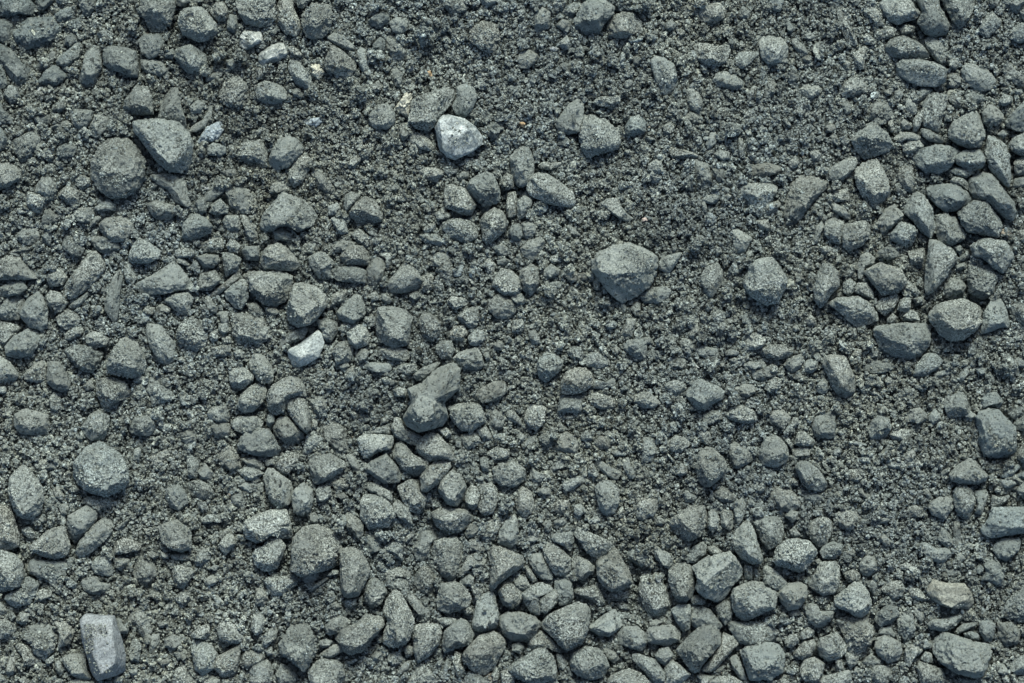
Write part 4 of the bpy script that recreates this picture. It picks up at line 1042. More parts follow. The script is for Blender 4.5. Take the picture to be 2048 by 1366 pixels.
665,1277 682,1259 712,1247 732,1227 755,1232 774,1242 767,1254 745,1279 730,1302 702,1311 687,1304 682,1289|677,1274 717,1249 735,1232 767,1242 735,1282 702,1297|H1.3 A|stone~stone~large fish-tail-shaped stone sloping up to the right in the lower middle
637,1309 647,1302 667,1289 687,1289 685,1304 662,1317 642,1317|||
647,1254 662,1237 672,1228 690,1234 702,1244 685,1262 662,1272 652,1267|||
557,1287 570,1269 580,1249 605,1244 620,1254 630,1277 635,1299 622,1329 607,1347 590,1332 560,1309|567,1284 585,1254 612,1252 627,1294 607,1329 575,1304|H1.2|stone~stone~large rounded stone with pointed base between pebbles in the lower left
615,1342 627,1327 642,1317 667,1319 685,1327 690,1349 685,1375 652,1385 620,1370|622,1342 647,1324 680,1332 680,1357||stone~stone~medium-sized lumpy stone just below right of the large rounded stone with pointed base between pebbles
550,1349 562,1327 580,1334 595,1352 587,1375 557,1375|||
497,1339 517,1322 537,1319 547,1342 545,1367 527,1382 502,1375|504,1339 532,1324 540,1349||stone~stone~medium-sized blocky stone just below left of the large rounded stone with pointed base between pebbles
522,1292 527,1269 550,1249 555,1264 552,1277 530,1299|||
527,1299 545,1292 545,1309 535,1313|||
690,1199 712,1197 715,1209 700,1219 687,1214|||
717,1197 725,1189 725,1214 717,1217|||
807,1299 812,1289 826,1294 825,1312 812,1317|||
740,1312 752,1302 767,1304 767,1322 750,1327||B|
775,1307 800,1302 807,1319 792,1337 775,1324||B|
792,1349 805,1327 822,1319 817,1339 800,1354|||
822,1352 835,1334 850,1329 868,1347 875,1370 837,1375 812,1370||B|
883,1360 888,1329 898,1304 898,1332 893,1360|||
905,1324 910,1302 923,1307 920,1324 933,1344 928,1354 913,1354|||
928,1357 938,1343 958,1347 975,1362 973,1380 933,1382|||
980,1352 993,1332 1000,1347 995,1365 983,1365|||
1000,1344 1015,1337 1033,1347 1028,1370 1003,1372|||
690,1324 712,1317 717,1322 700,1329|||
710,1342 725,1339 725,1352 715,1354|||
770,1332 780,1334 777,1344 770,1339|||
637,1282 652,1277 665,1282 660,1294 642,1299|||
512,1302 525,1307 525,1322 512,1329 502,1319|||
512,1177 527,1174 537,1199 527,1214 509,1209||B|
923,1219 938,1209 948,1224 935,1232|||
655,1209 672,1202 685,1214 672,1224||B|
873,1324 885,1317 883,1334 875,1337|||
1054,1119 1064,1108 1082,1107 1094,1129 1107,1149 1104,1160 1084,1159 1072,1147|||stone~stone~small long stone leaning up to the left just right of the three-cornered prism-shaped stone
1049,1129 1062,1139 1074,1159 1067,1167 1054,1154|||
1084,1099 1097,1084 1114,1089 1129,1104 1143,1117 1142,1139 1132,1152 1112,1152 1099,1137 1089,1117|1089,1102 1109,1092 1137,1122 1119,1142 1102,1129||stone~stone~medium-sized oblong stone leaning up to the left above left of the pale angular stone
1102,1072 1119,1062 1144,1062 1149,1082 1142,1104 1124,1092 1107,1084|||
1044,1187 1059,1172 1082,1164 1102,1172 1107,1184 1084,1189 1079,1209 1082,1232 1062,1227 1047,1204|||stone~stone~medium-sized lumpy stone just above left of the broad shield-shaped stone
1109,1164 1117,1152 1132,1150 1144,1167 1148,1194 1139,1209 1119,1212 1109,1189|||stone~stone~small oblong stone standing upright just above the broad shield-shaped stone
1077,1197 1107,1179 1122,1187 1114,1207 1092,1231 1079,1224||A|
1144,1117 1154,1112 1174,1119 1190,1134 1187,1147 1164,1164 1149,1154 1144,1134|1149,1124 1157,1117 1184,1134 1167,1149||stone~stone~small lumpy stone just left of the broad five-sided stone
1145,1057 1157,1053 1179,1064 1224,1084 1232,1097 1209,1109 1194,1119 1174,1107 1159,1084 1147,1069|1149,1059 1179,1069 1219,1087 1189,1099|T1.05|stone~stone~medium-sized long stone leaning up to the left just above left of the broad five-sided stone
1192,1124 1204,1109 1222,1090 1234,1097 1244,1117 1259,1142 1268,1167 1244,1184 1219,1184 1199,1167 1193,1149|1199,1124 1222,1099 1237,1119 1257,1159 1224,1174 1199,1154|H1.3 A|stone~stone~broad five-sided stone like a house seen upside down in the lower middle
1249,1112 1264,1092 1287,1092 1304,1107 1304,1122 1284,1134 1264,1124||B|stone~stone~small half-buried blocky stone just above right of the broad five-sided stone
1307,1099 1324,1097 1347,1112 1347,1129 1337,1139 1319,1127 1309,1114|||
1370,1117 1385,1094 1407,1082 1415,1094 1410,1109 1390,1127 1375,1124|||
1337,1044 1357,1027 1375,1011 1410,1011 1416,1034 1412,1054 1400,1074 1380,1084 1360,1078 1347,1067|1349,1047 1385,1019 1410,1029 1397,1059 1365,1062|H1.2|stone~stone~medium-sized lumpy stone above left of the large pale blocky stone
1416,1024 1430,1014 1440,1039 1437,1057 1425,1067 1415,1054|||
1440,1024 1450,1016 1465,1019 1467,1054 1460,1062 1442,1052|||
1467,1016 1490,1014 1487,1037 1477,1052 1470,1044|||
1307,1037 1319,1032 1334,1044 1322,1054 1309,1049|||
1269,1019 1317,1019 1304,1034 1284,1044 1272,1037|||
1462,1087 1470,1064 1495,1039 1507,1054 1515,1082 1527,1117 1525,1127 1505,1129 1482,1117 1472,1104|1480,1077 1495,1047 1505,1074 1517,1119 1495,1107|H1.3 A|stone~stone~tall pointed stone with a straight sharp ridge in the lower right
1507,1044 1517,1032 1540,1032 1562,1034 1570,1064 1562,1087 1537,1102 1522,1082 1515,1064||B|stone~stone~medium-sized half-buried lumpy stone just above right of the tall pointed stone
1385,1134 1400,1124 1415,1112 1460,1103 1472,1117 1485,1137 1485,1154 1467,1172 1450,1199 1437,1206 1410,1197 1390,1179 1395,1159|1395,1134 1417,1117 1460,1109 1477,1139 1455,1164 1432,1179 1405,1164|H1.4 A T1.1|stone~stone~large pale blocky stone pocked with dark pits on top in the lower middle
1337,1139 1349,1127 1375,1124 1387,1137 1391,1179 1382,1199 1370,1212 1354,1207 1344,1184 1337,1164|1347,1137 1362,1129 1367,1164 1375,1197 1357,1194|H1.2|stone~stone~medium-sized oblong stone standing upright just left of the large pale blocky stone
1277,1179 1282,1154 1294,1144 1312,1149 1332,1174 1342,1204 1342,1224 1319,1239 1299,1234 1284,1207|1287,1164 1302,1152 1314,1187 1329,1222 1304,1219|H1.1|stone~stone~large oblong stone leaning up to the left just below right of the broad five-sided stone
1342,1219 1357,1209 1380,1209 1383,1224 1380,1259 1367,1266 1352,1244|||stone~stone~small oblong stone standing upright just above left of the long loaf-like stone
1382,1234 1387,1219 1405,1212 1420,1219 1445,1249 1440,1262 1415,1254 1385,1257|||stone~stone~small oblong stone leaning up to the left just above the long loaf-like stone
1462,1194 1467,1177 1505,1162 1537,1167 1557,1187 1550,1217 1525,1227 1492,1246 1472,1232 1465,1214|1470,1187 1505,1169 1540,1179 1540,1207 1500,1219 1477,1199|H1.35 T1.05|stone~stone~large lumpy stone just above the lumpy dark stone
1174,1257 1184,1247 1209,1229 1229,1217 1239,1229 1248,1249 1232,1264 1219,1274 1197,1271|1184,1254 1217,1239 1227,1224 1242,1249 1222,1264|T1.2 H1.2|stone~stone~pale angular stone with peaked warm-white facet in the lower middle
1084,1244 1099,1229 1119,1219 1154,1204 1174,1209 1182,1224 1177,1262 1164,1289 1134,1303 1122,1294 1102,1272 1084,1257|1094,1244 1154,1212 1174,1224 1164,1274 1134,1292 1104,1262|H1.2 A|stone~stone~broad shield-shaped stone sitting high in the lower middle
1054,1292 1062,1274 1082,1262 1104,1279 1124,1302 1119,1307 1097,1297 1069,1302|||stone~stone~small long stone lying level just above right of the big smooth faceted stone
1024,1329 1039,1319 1074,1297 1089,1296 1107,1312 1114,1337 1113,1362 1089,1370 1052,1365 1024,1352 1016,1339|1032,1329 1079,1302 1104,1319 1107,1349 1054,1354|H1.2 A|stone~stone~big smooth faceted stone by the bottom edge, chisel point at left in the lower middle
1112,1307 1124,1309 1137,1327 1129,1342 1117,1339|||
1139,1327 1144,1307 1172,1292 1199,1297 1212,1314 1219,1332 1209,1354 1184,1362 1154,1352 1142,1339|1149,1319 1174,1299 1202,1312 1209,1332 1172,1347|H1.2|stone~stone~medium-sized lumpy stone below left of the pale angular stone
1207,1299 1217,1297 1237,1307 1239,1319 1227,1328 1214,1317|||
1234,1269 1247,1254 1274,1252 1289,1264 1294,1289 1284,1304 1264,1297 1239,1289|1242,1267 1264,1254 1287,1284 1264,1289||stone~stone~medium-sized lumpy stone just below right of the pale angular stone
1289,1269 1299,1254 1344,1249 1362,1264 1360,1282 1334,1294 1312,1289 1292,1284|1299,1259 1344,1257 1352,1274 1307,1279||stone~stone~medium-sized long stone lying level just left of the long loaf-like stone
1299,1242 1314,1239 1327,1244 1312,1254 1299,1254|||
1309,1312 1319,1297 1337,1294 1347,1309 1332,1334 1314,1322|||
1264,1309 1277,1307 1312,1319 1329,1344 1329,1365 1307,1367 1289,1344 1267,1324|||stone~stone~medium-sized long stone leaning up to the left below right of the broad shield-shaped stone
1329,1337 1342,1319 1357,1327 1382,1349 1367,1365 1347,1375 1327,1367|||stone~stone~small roundish stone cut by the bottom edge just below left of the long loaf-like stone
1352,1302 1377,1274 1405,1249 1430,1249 1443,1267 1442,1287 1415,1319 1395,1347 1385,1347 1370,1327|1362,1299 1410,1257 1435,1264 1417,1304 1387,1332|H1.4 A|stone~stone~long loaf-like stone leaning steeply to the right in the lower middle
1402,1339 1422,1317 1450,1274 1445,1264 1465,1274 1477,1289 1455,1312 1437,1334 1417,1348|1415,1334 1462,1282 1467,1289 1430,1329||stone~stone~medium-sized long stone leaning up to the right just right of the long loaf-like stone
1480,1302 1490,1294 1525,1284 1557,1287 1572,1312 1565,1347 1540,1362 1500,1362 1492,1339 1485,1319|1490,1302 1532,1292 1555,1312 1537,1344 1505,1344|H1.1|stone~stone~large lumpy stone just below the lumpy dark stone
1460,1317 1472,1307 1482,1322 1495,1360 1480,1360 1465,1337|||
1214,1360 1229,1347 1257,1337 1284,1347 1302,1367 1294,1390 1237,1395 1217,1382|1224,1360 1257,1344 1289,1365 1257,1382|H1.3 A|stone~stone~medium-sized oblong stone cut by the bottom edge below the pale angular stone
1415,1367 1435,1352 1465,1352 1490,1367 1480,1385 1430,1385|1430,1365 1460,1357 1475,1375|A|
1392,1349 1402,1349 1430,1352 1420,1365 1400,1370|||
1209,1184 1224,1184 1259,1179 1259,1194 1244,1202 1214,1202|||
1147,1179 1174,1174 1194,1169 1204,1189 1211,1209 1197,1214 1174,1197 1149,1189|||
1234,1204 1249,1207 1262,1219 1249,1224 1234,1214|||
1027,1164 1039,1152 1052,1154 1062,1174 1044,1184 1032,1179|||
1455,1242 1485,1244 1520,1242 1540,1249 1560,1264 1540,1287 1500,1294 1475,1284 1460,1264||B|stone~stone~lumpy dark stone sunk below a pitted pale one in the lower right
1087,1044 1102,1039 1104,1057 1097,1067 1089,1059|||
1107,1042 1132,1032 1134,1047 1122,1053 1109,1050|||
1415,1092 1430,1092 1447,1104 1420,1109|||
1487,1129 1505,1132 1505,1159 1492,1162 1487,1144|||
1174,1039 1194,1032 1204,1039 1197,1049 1179,1049|||
1187,1184 1199,1174 1197,1194 1187,1194|||
1019,1032 1029,1027 1037,1042 1034,1057 1024,1062 1016,1049|||
1052,1069 1072,1067 1077,1079 1062,1089 1052,1082|||
1024,1289 1039,1284 1049,1294 1042,1309 1024,1302|||
1122,1349 1132,1344 1139,1354 1129,1362 1119,1360|||
1377,1194 1395,1189 1412,1202 1410,1209 1387,1212|||
1430,1214 1450,1199 1467,1204 1465,1237 1450,1252 1437,1237||B|
1544,1122 1554,1092 1574,1079 1594,1077 1619,1082 1636,1102 1631,1119 1611,1142 1601,1147 1579,1139 1556,1132|1556,1099 1589,1082 1629,1104 1609,1124 1564,1119|H1.2 T1.05|stone~stone~large lumpy stone just above the mug-shaped stone
1616,1059 1624,1042 1639,1032 1661,1037 1666,1059 1654,1087 1636,1097 1621,1079||B|stone~stone~medium-sized half-buried lumpy stone below the tilted brick-like stone
1639,1104 1646,1092 1666,1083 1686,1089 1684,1109 1669,1120 1646,1117|||
1689,1104 1704,1097 1715,1104 1711,1114 1696,1114|||
1626,1122 1639,1117 1644,1124 1634,1132|||
1616,1169 1631,1142 1641,1124 1674,1122 1681,1137 1679,1169 1671,1187 1646,1192 1624,1179|1626,1164 1646,1129 1674,1129 1671,1164 1644,1182|H1.05|stone~stone~medium-sized lumpy stone just above right of the mug-shaped stone
1579,1062 1589,1052 1601,1069 1594,1077 1581,1072|||
1569,1032 1581,1019 1599,1024 1594,1039 1584,1047|||
1526,1132 1536,1132 1556,1144 1576,1167 1569,1179 1549,1182 1526,1174|||stone~stone~small oblong stone leaning up to the left just above left of the mug-shaped stone
1555,1187 1576,1167 1601,1164 1614,1172 1616,1194 1599,1217 1576,1222 1561,1204|1564,1184 1586,1172 1609,1177 1609,1194 1574,1197|H1.25|stone~stone~mug-shaped stone with a rounded lid-like top in the lower right
1526,1179 1541,1177 1554,1194 1551,1209 1539,1222 1526,1219|||
1609,1217 1619,1206 1636,1209 1641,1222 1669,1222 1666,1237 1649,1254 1634,1257 1616,1242|1616,1214 1634,1217 1646,1232 1661,1227 1636,1247||stone~stone~small lumpy stone just below right of the mug-shaped stone
1559,1242 1574,1233 1585,1242 1579,1251 1564,1251|||
1669,1199 1676,1189 1709,1164 1724,1164 1736,1182 1745,1204 1741,1222 1724,1238 1711,1234 1696,1224 1671,1214|1679,1197 1711,1172 1734,1187 1736,1209 1721,1229 1696,1209|T1.3 H1.2 A|stone~stone~brightest kite-shaped stone with a white fleck near its top in the lower right
1719,1127 1731,1112 1746,1109 1754,1124 1755,1142 1741,1154 1726,1152 1719,1137|1724,1122 1744,1114 1749,1132 1729,1134||
1749,1242 1754,1227 1776,1206 1796,1214 1800,1232 1786,1247 1761,1254|1759,1229 1779,1209 1794,1222 1779,1239|H1.1|stone~stone~small oblong stone leaning up to the right just below right of the brightest kite-shaped stone
1761,1179 1769,1164 1801,1160 1811,1174 1806,1194 1786,1203 1776,1194||T1.1|
1816,1179 1824,1173 1841,1179 1856,1199 1844,1203 1819,1194|||
1824,1214 1829,1212 1849,1227 1850,1237 1841,1248 1831,1234|||
1856,1164 1866,1159 1897,1167 1929,1167 1942,1184 1949,1204 1937,1217 1907,1218 1879,1209 1861,1197 1854,1184|1864,1164 1927,1172 1937,1187 1899,1187 1869,1177|Y H1.2|stone~stone~striated greenish-brown stone with a torn layered edge
1836,1154 1849,1154 1859,1164 1856,1174 1841,1167||B|
1854,1249 1864,1239 1889,1237 1927,1224 1927,1239 1912,1254 1887,1264 1861,1259|1864,1244 1922,1232 1907,1247 1874,1254||stone~stone~thin boat-shaped sliver above a huge slab in the lower right
1914,1257 1927,1247 1957,1244 1952,1252 1932,1262 1914,1269|||
1866,1294 1874,1277 1887,1264 1917,1272 1952,1284 1982,1289 1987,1304 1979,1322 1967,1352 1949,1357 1912,1347 1879,1324 1869,1307|1879,1289 1889,1272 1962,1294 1959,1342 1912,1337 1887,1319|H1.3 A|stone~stone~biggest dark rectangular slab in the lower right
1927,1267 1942,1262 1959,1269 1964,1282 1947,1279 1929,1274|||
1959,1264 1959,1244 1974,1237 1992,1249 1987,1282 1972,1284|||
1994,1244 2027,1244 2044,1264 2037,1289 2012,1294 1997,1274||B|stone~stone~grit-crusted round stone with an orange speck on top in the lower right
2002,1222 2017,1199 2037,1182 2052,1164 2077,1174 2077,1244 2052,1249 2027,1242 2004,1237||B|stone~stone~large half-buried lumpy stone cut by the right edge just above the grit-crusted round stone
1962,1057 1977,1039 1984,1014 2077,1014 2077,1057 2047,1067 2017,1072 1984,1077 1967,1069|1977,1047 1994,1021 2059,1021 2059,1049 2019,1054|H1.2 A|stone~stone~large wedge-ended stone cut by the right edge
1989,1089 2004,1077 2037,1075 2046,1084 2037,1102 2014,1124 1997,1117 1987,1102|||stone~stone~small oblong stone leaning up to the right just below the large wedge-ended stone
1967,1129 1979,1117 1999,1124 2009,1149 2007,1169 1997,1174 1974,1162 1959,1162 1972,1144|1974,1124 1992,1124 2002,1157 1979,1154||stone~stone~small lumpy stone above right of the striated greenish-brown stone
1952,1137 1962,1129 1969,1137 1962,1149 1952,1147|||
1912,1014 1947,1014 1942,1039 1927,1039 1914,1029|||
1874,1079 1884,1054 1897,1062 1907,1079 1902,1094 1897,1099|||
1839,1087 1851,1084 1874,1097 1899,1094 1904,1112 1887,1127 1859,1122 1846,1107|1846,1089 1869,1102 1897,1102 1882,1117||stone~stone~small long stone lying level above the striated greenish-brown stone
1907,1044 1919,1042 1924,1094 1912,1094 1907,1069|||
1889,1137 1907,1134 1922,1144 1909,1159 1892,1152||B|
1759,1074 1769,1069 1781,1079 1781,1092 1771,1094 1761,1084|||
1754,1037 1769,1033 1781,1039 1774,1047 1759,1047|||
1912,1107 1924,1104 1932,1117 1922,1127 1912,1119|||
1634,1294 1639,1277 1674,1264 1691,1284 1694,1304 1681,1317 1656,1323 1639,1312|1641,1289 1671,1272 1686,1294 1656,1307||stone~stone~medium-sized lumpy stone below left of the brightest kite-shaped stone
1586,1307 1609,1282 1629,1279 1634,1289 1624,1312 1604,1322 1591,1314|||
1596,1267 1616,1254 1631,1262 1624,1274 1604,1281 1596,1274|||
1569,1284 1579,1269 1596,1267 1599,1284 1584,1297 1571,1294|||
1671,1239 1691,1232 1736,1234 1751,1264 1749,1282 1731,1302 1711,1317 1691,1299 1686,1269||B|stone~stone~large half-buried lumpy stone just below the brightest kite-shaped stone
1601,1337 1609,1319 1629,1314 1649,1327 1646,1347 1634,1365 1611,1365 1601,1352|||stone~stone~small roundish stone below right of the lumpy dark stone
1749,1294 1754,1277 1771,1269 1801,1284 1805,1302 1799,1322 1776,1327 1756,1312|1756,1289 1774,1277 1799,1292 1776,1314|H1.1|stone~stone~medium-sized lumpy stone below left of the thin boat-shaped sliver above a huge
1754,1269 1761,1257 1781,1253 1791,1267 1791,1277 1771,1269|||
1794,1239 1806,1224 1826,1227 1831,1249 1829,1274 1811,1287 1796,1264||B|stone~stone~small half-buried oblong stone standing upright left of the thin boat-shaped sliver above a huge
1809,1302 1814,1289 1839,1289 1846,1302 1829,1319 1819,1337 1809,1322|||
1841,1287 1851,1282 1866,1287 1864,1297 1846,1299|||
1741,1334 1756,1329 1779,1334 1786,1349 1774,1370 1754,1377 1741,1362||T1.02|
1834,1339 1836,1322 1859,1329 1884,1337 1894,1360 1882,1380 1844,1380|1841,1334 1879,1344 1879,1367 1849,1367||stone~stone~medium-sized oblong stone just below left of the biggest dark rectangular slab in the
1841,1317 1851,1302 1864,1307 1866,1324 1851,1327|||
1636,1362 1649,1352 1701,1339 1704,1360 1686,1375 1641,1380|1649,1362 1696,1347 1681,1370||
1724,1324 1741,1307 1761,1317 1761,1329 1736,1337||B|
2019,1339 2029,1319 2052,1307 2077,1314 2074,1347 2037,1352|||
1997,1329 2009,1327 2019,1347 2007,1352 1994,1344|||
1912,1365 1927,1357 1952,1360 1967,1370 1957,1382 1917,1382|||
1569,1344 1584,1337 1596,1344 1586,1352|||
1554,1362 1566,1353 1579,1362 1579,1377 1556,1377|||
1669,1319 1684,1317 1689,1339 1674,1344|||
1691,1302 1719,1312 1716,1327 1701,1339 1691,1324||B|
1526,1292 1541,1284 1564,1304 1561,1319 1544,1332 1526,1329||B|
1666,1029 1686,1019 1716,1024 1726,1037 1701,1064 1681,1057||B|stone~stone~small half-buried blocky stone below right of the tilted brick-like stone
1574,1222 1599,1219 1599,1232 1579,1232||B|
1796,1132 1814,1124 1831,1134 1816,1142 1801,1139|||
1686,1147 1706,1137 1721,1147 1721,1162 1696,1167||B|
1731,1164 1751,1157 1756,1174 1749,1197 1739,1182||B|
'''
def ray_poly(P, c, th):                   # distance from c to the polygon boundary along each angle (star-shaped)
    n = len(P)
    A = P - c
    B = np.roll(P, -1, 0) - c
    d = np.stack([np.cos(th), np.sin(th)], 1)
    best = np.zeros(len(th))
    for i in range(n):
        e = B[i] - A[i]
        den = d[:, 0] * e[1] - d[:, 1] * e[0]
        den = np.where(abs(den) < 1e-12, 1e-12, den)
        t = (A[i][0] * e[1] - A[i][1] * e[0]) / den
        u = (A[i][0] * d[:, 1] - A[i][1] * d[:, 0]) / den
        ok = (t > 0) & (u >= -1e-6) & (u <= 1 + 1e-6)
        best = np.where(ok & (t > best), t, best)
    bad = best <= 0
    if bad.any():
        best[bad] = np.median(best[~bad]) if (~bad).any() else np.abs(A).mean()
    return best

def area_c(P):
    x, y = P[:, 0], P[:, 1]
    x1, y1 = np.roll(x, -1), np.roll(y, -1)
    cr = x * y1 - x1 * y
    A = cr.sum() / 2
    return abs(A), np.array([((x + x1) * cr).sum(), ((y + y1) * cr).sum()]) / (6 * A)

stones = []
for ln in DATA.strip().splitlines():
    fld = ln.split('|')
    P = np.array([[float(q) for q in p.split(',')] for p in fld[0].split()])
    R = np.array([[float(q) for q in p.split(',')] for p in fld[1].split()]) if fld[1].strip() else None
    fl = {}
    for tk in fld[2].split():
        fl[tk[0]] = float(tk[1:]) if len(tk) > 1 else 1.0
    w2 = lambda Q: np.stack([(Q[:, 0] - 1024) * PX, (683 - Q[:, 1]) * PX], 1)
    P = w2(P)
    A, c = area_c(P)
    P = c + (P - c) * 1.03
    s = dict(P=P, R=w2(R) if R is not None and len(R) > 0 else None, fl=fl, A=A, c=c, lab=fld[3] if len(fld) > 3 else '')
    stones.append(s)

# height raster (half photograph resolution) used to rest high stones and loose grit on what is below
RW, RH = 1180, 840
HM = np.zeros((RH, RW))                   # top surface of stones, metres (0 = bare grit)
OWN = np.zeros((RH, RW), np.int32) - 1
def r2i(x, y):
    return (x / PX / 2 + RW / 2), (RH / 2 - y / PX / 2)
ii, jj = np.meshgrid(np.arange(RH), np.arange(RW), indexing='ij')
RX = (jj + 0.5 - RW / 2) * 2 * PX
RY = (RH / 2 - ii - 0.5) * 2 * PX

def terrain(x, y):                        # broad unevenness of the spread material
    p = np.stack([x * 5.5 + 3, y * 5.5 + 9, np.zeros_like(x)], 1)
    h = 0.0060 * vnoise(p, 3) + 0.0026 * vnoise(p * 2.7, 4) + 0.0016 * vnoise(p * 6.5, 5)
    for hx, hy, hr, hd in HOLLOWS:
        q = ((x - (hx - 1024) * PX) ** 2 + (y - (683 - hy) * PX) ** 2) / (hr * PX) ** 2
        h = h - 1.6 * hd * np.exp(-q)
    return h
HOLLOWS = [(870, 130, 70, .010), (60, 60, 110, .010), (1210, 300, 60, .006), (1400, 60, 60, .004), (880, 1060, 60, .008), (820, 1130, 60, .008),
           (1270, 1160, 60, .008), (1260, 1190, 50, .006), (1880, 170, 40, .008), (700, 860, 60, .006), (530, 400, 50, .004), (1130, 840, 70, .004),
           (1930, 560, 60, .006), (1050, 140, 60, .004), (1180, 410, 60, .004), (1650, 620, 40, .004), (960, 290, 40, .004), (20, 640, 40, .006)]

def profile(s):
    """sets the radial description of a stone: outline radius, facet radius, heights"""
    P, c = s['P'], s['c']
    mn = math.sqrt(s['A'])
    th = np.linspace(0, 2 * np.pi, 361)[:-1]
    Ro = ray_poly(P, c, th)
    w_ = 2 * np.percentile(Ro, 25)        # about the stone's width
    h = (0.44 * w_ + 0.0022) * s['fl'].get('H', 1.0) * (0.9 + 0.25 * rng.random())
    if 'B' in s['fl']:
        h *= 0.70
    if s['R'] is not None and len(s['R']) >= 3:
        Q = s['R']
        _, qc = area_c(Q)
        Rr = ray_poly(Q, c, th)
        inside = np.all(Rr > 0)
        Rr = np.minimum(Rr, Ro * 0.9)
        Rr = np.maximum(Rr, Ro * 0.18)
    else:
        # a broken top: polygon with its own corners, off-centre
        k = rng.integers(3, 6)
        a0 = rng.random() * 6.28
        an = np.sort(a0 + (np.arange(k) + 0.55 * rng.random(k)) * 2 * np.pi / k)
        sh = (0.22 * w_ * rng.random()) * np.array([math.cos(a0), math.sin(a0)])
        rr = np.interp(an, th, Ro, period=2 * np.pi) * (0.45 + 0.4 * rng.random(k))
        Q = c + sh * 0.5 + np.stack([np.cos(an), np.sin(an)], 1) * rr[:, None]
        Rr = np.clip(ray_poly(Q, c, th), 0.2 * Ro, 0.88 * Ro)
    if s['R'] is not None:
        tilt = np.array([0.08 * rng.normal(), -(0.14 + 0.14 * rng.random())])
    else:
        tilt = np.array([0.20 * rng.normal(), -(0.10 + 0.18 * rng.normal())])
    s.update(th=th, Ro=Ro, Rr=Rr, h=h, tilt=tilt, zr=h * (0.33 if 'B' not in s['fl'] else 0.05), w=w_)

def surf(s, x, y):                        # top surface height above the stone's base at plan points (nan outside)
    dx, dy = x - s['c'][0], y - s['c'][1]
    r = np.hypot(dx, dy)
    a = np.arctan2(dy, dx) % (2 * np.pi)
    Ro = np.interp(a, s['th'], s['Ro'], period=2 * np.pi)
    Rr = np.interp(a, s['th'], s['Rr'], period=2 * np.pi)
    zt = s['h'] + dx * s['tilt'][0] + dy * s['tilt'][1]
    zp = s['h'] + (dx * s['tilt'][0] + dy * s['tilt'][1]) * np.minimum(1, Rr / np.maximum(r, 1e-6))
    k = np.clip((r - Rr) / (Ro - Rr + 1e-9), 0, 1)
    z = np.where(r <= Rr, zt, zp + (s['zr'] - zp) * k ** 1.05)
    return np.where(r <= Ro * 1.01, z, np.nan)

order = sorted(range(len(stones)), key=lambda i: (('A' in stones[i]['fl']), -('B' in stones[i]['fl']), stones[i]['A']))
for i in order:
    s = stones[i]
    profile(s)
    x0, y0 = s['P'].min(0)
    x1, y1 = s['P'].max(0)
    c0, r0 = r2i(x0, y1)
    c1, r1 = r2i(x1, y0)
    c0, r0 = max(0, int(c0) - 1), max(0, int(r0) - 1)
    c1, r1 = min(RW, int(c1) + 2), min(RH, int(r1) + 2)
    base = float(terrain(s['c'][None, 0], s['c'][None, 1])[0])
    if c1 > c0 and r1 > r0:
        X, Y = RX[r0:r1, c0:c1], RY[r0:r1, c0:c1]
        z = surf(s, X.ravel(), Y.ravel()).reshape(X.shape)
        m = ~np.isnan(z)
        hm = HM[r0:r1, c0:c1]
        if 'A' in s['fl'] and m.any():
            base += 0.55 * float(np.mean(hm[m])) + 0.0025
        elif m.any():
            base += 0.25 * float(np.mean(hm[m]))
        zz = np.where(m, z + base, -1)
        up = zz > hm
        HM[r0:r1, c0:c1] = np.where(up, zz, hm)
        OWN[r0:r1, c0:c1] = np.where(up, i, OWN[r0:r1, c0:c1])
    s['z0'] = base + 0.0012

cov = (OWN >= 0).astype(float)
def box(a, k):
    for ax_ in (0, 1):
        p = np.concatenate([np.repeat(a.take([0], ax_), k + 1, ax_), a, np.repeat(a.take([-1], ax_), k, ax_)], ax_)
        cs = np.cumsum(p, ax_)
        n_ = a.shape[ax_]
        a = (cs.take(range(2 * k + 1, 2 * k + 1 + n_), ax_) - cs.take(range(0, n_), ax_)) / (2 * k + 1)
    return a
cov = box(box(cov, 16), 16)
print("cover", np.percentile(cov, [5, 25, 50, 75, 95]))
DROP = np.clip((cov - 0.50) / 0.32, 0, 1)
DROP = 0.0085 * DROP * DROP * (3 - 2 * DROP)
BANK = 0.0016 * box(box((OWN >= 0).astype(float), 5), 4) * (1 - DROP / 0.0085)
DROP = DROP - BANK
def floor_h(x, y):                        # level of the fines: lower where stones lie packed
    c, r = r2i(x, y)
    c, r = np.clip(c, 0, RW - 1.001), np.clip(r, 0, RH - 1.001)
    ci, ri = c.astype(int), r.astype(int)
    fc, fr = c - ci, r - ri
    ci1, ri1 = np.minimum(ci + 1, RW - 1), np.minimum(ri + 1, RH - 1)
    d = (DROP[ri, ci] * (1 - fc) + DROP[ri, ci1] * fc) * (1 - fr) + (DROP[ri1, ci] * (1 - fc) + DROP[ri1, ci1] * fc) * fr
    return terrain(x, y) - d - 0.0018

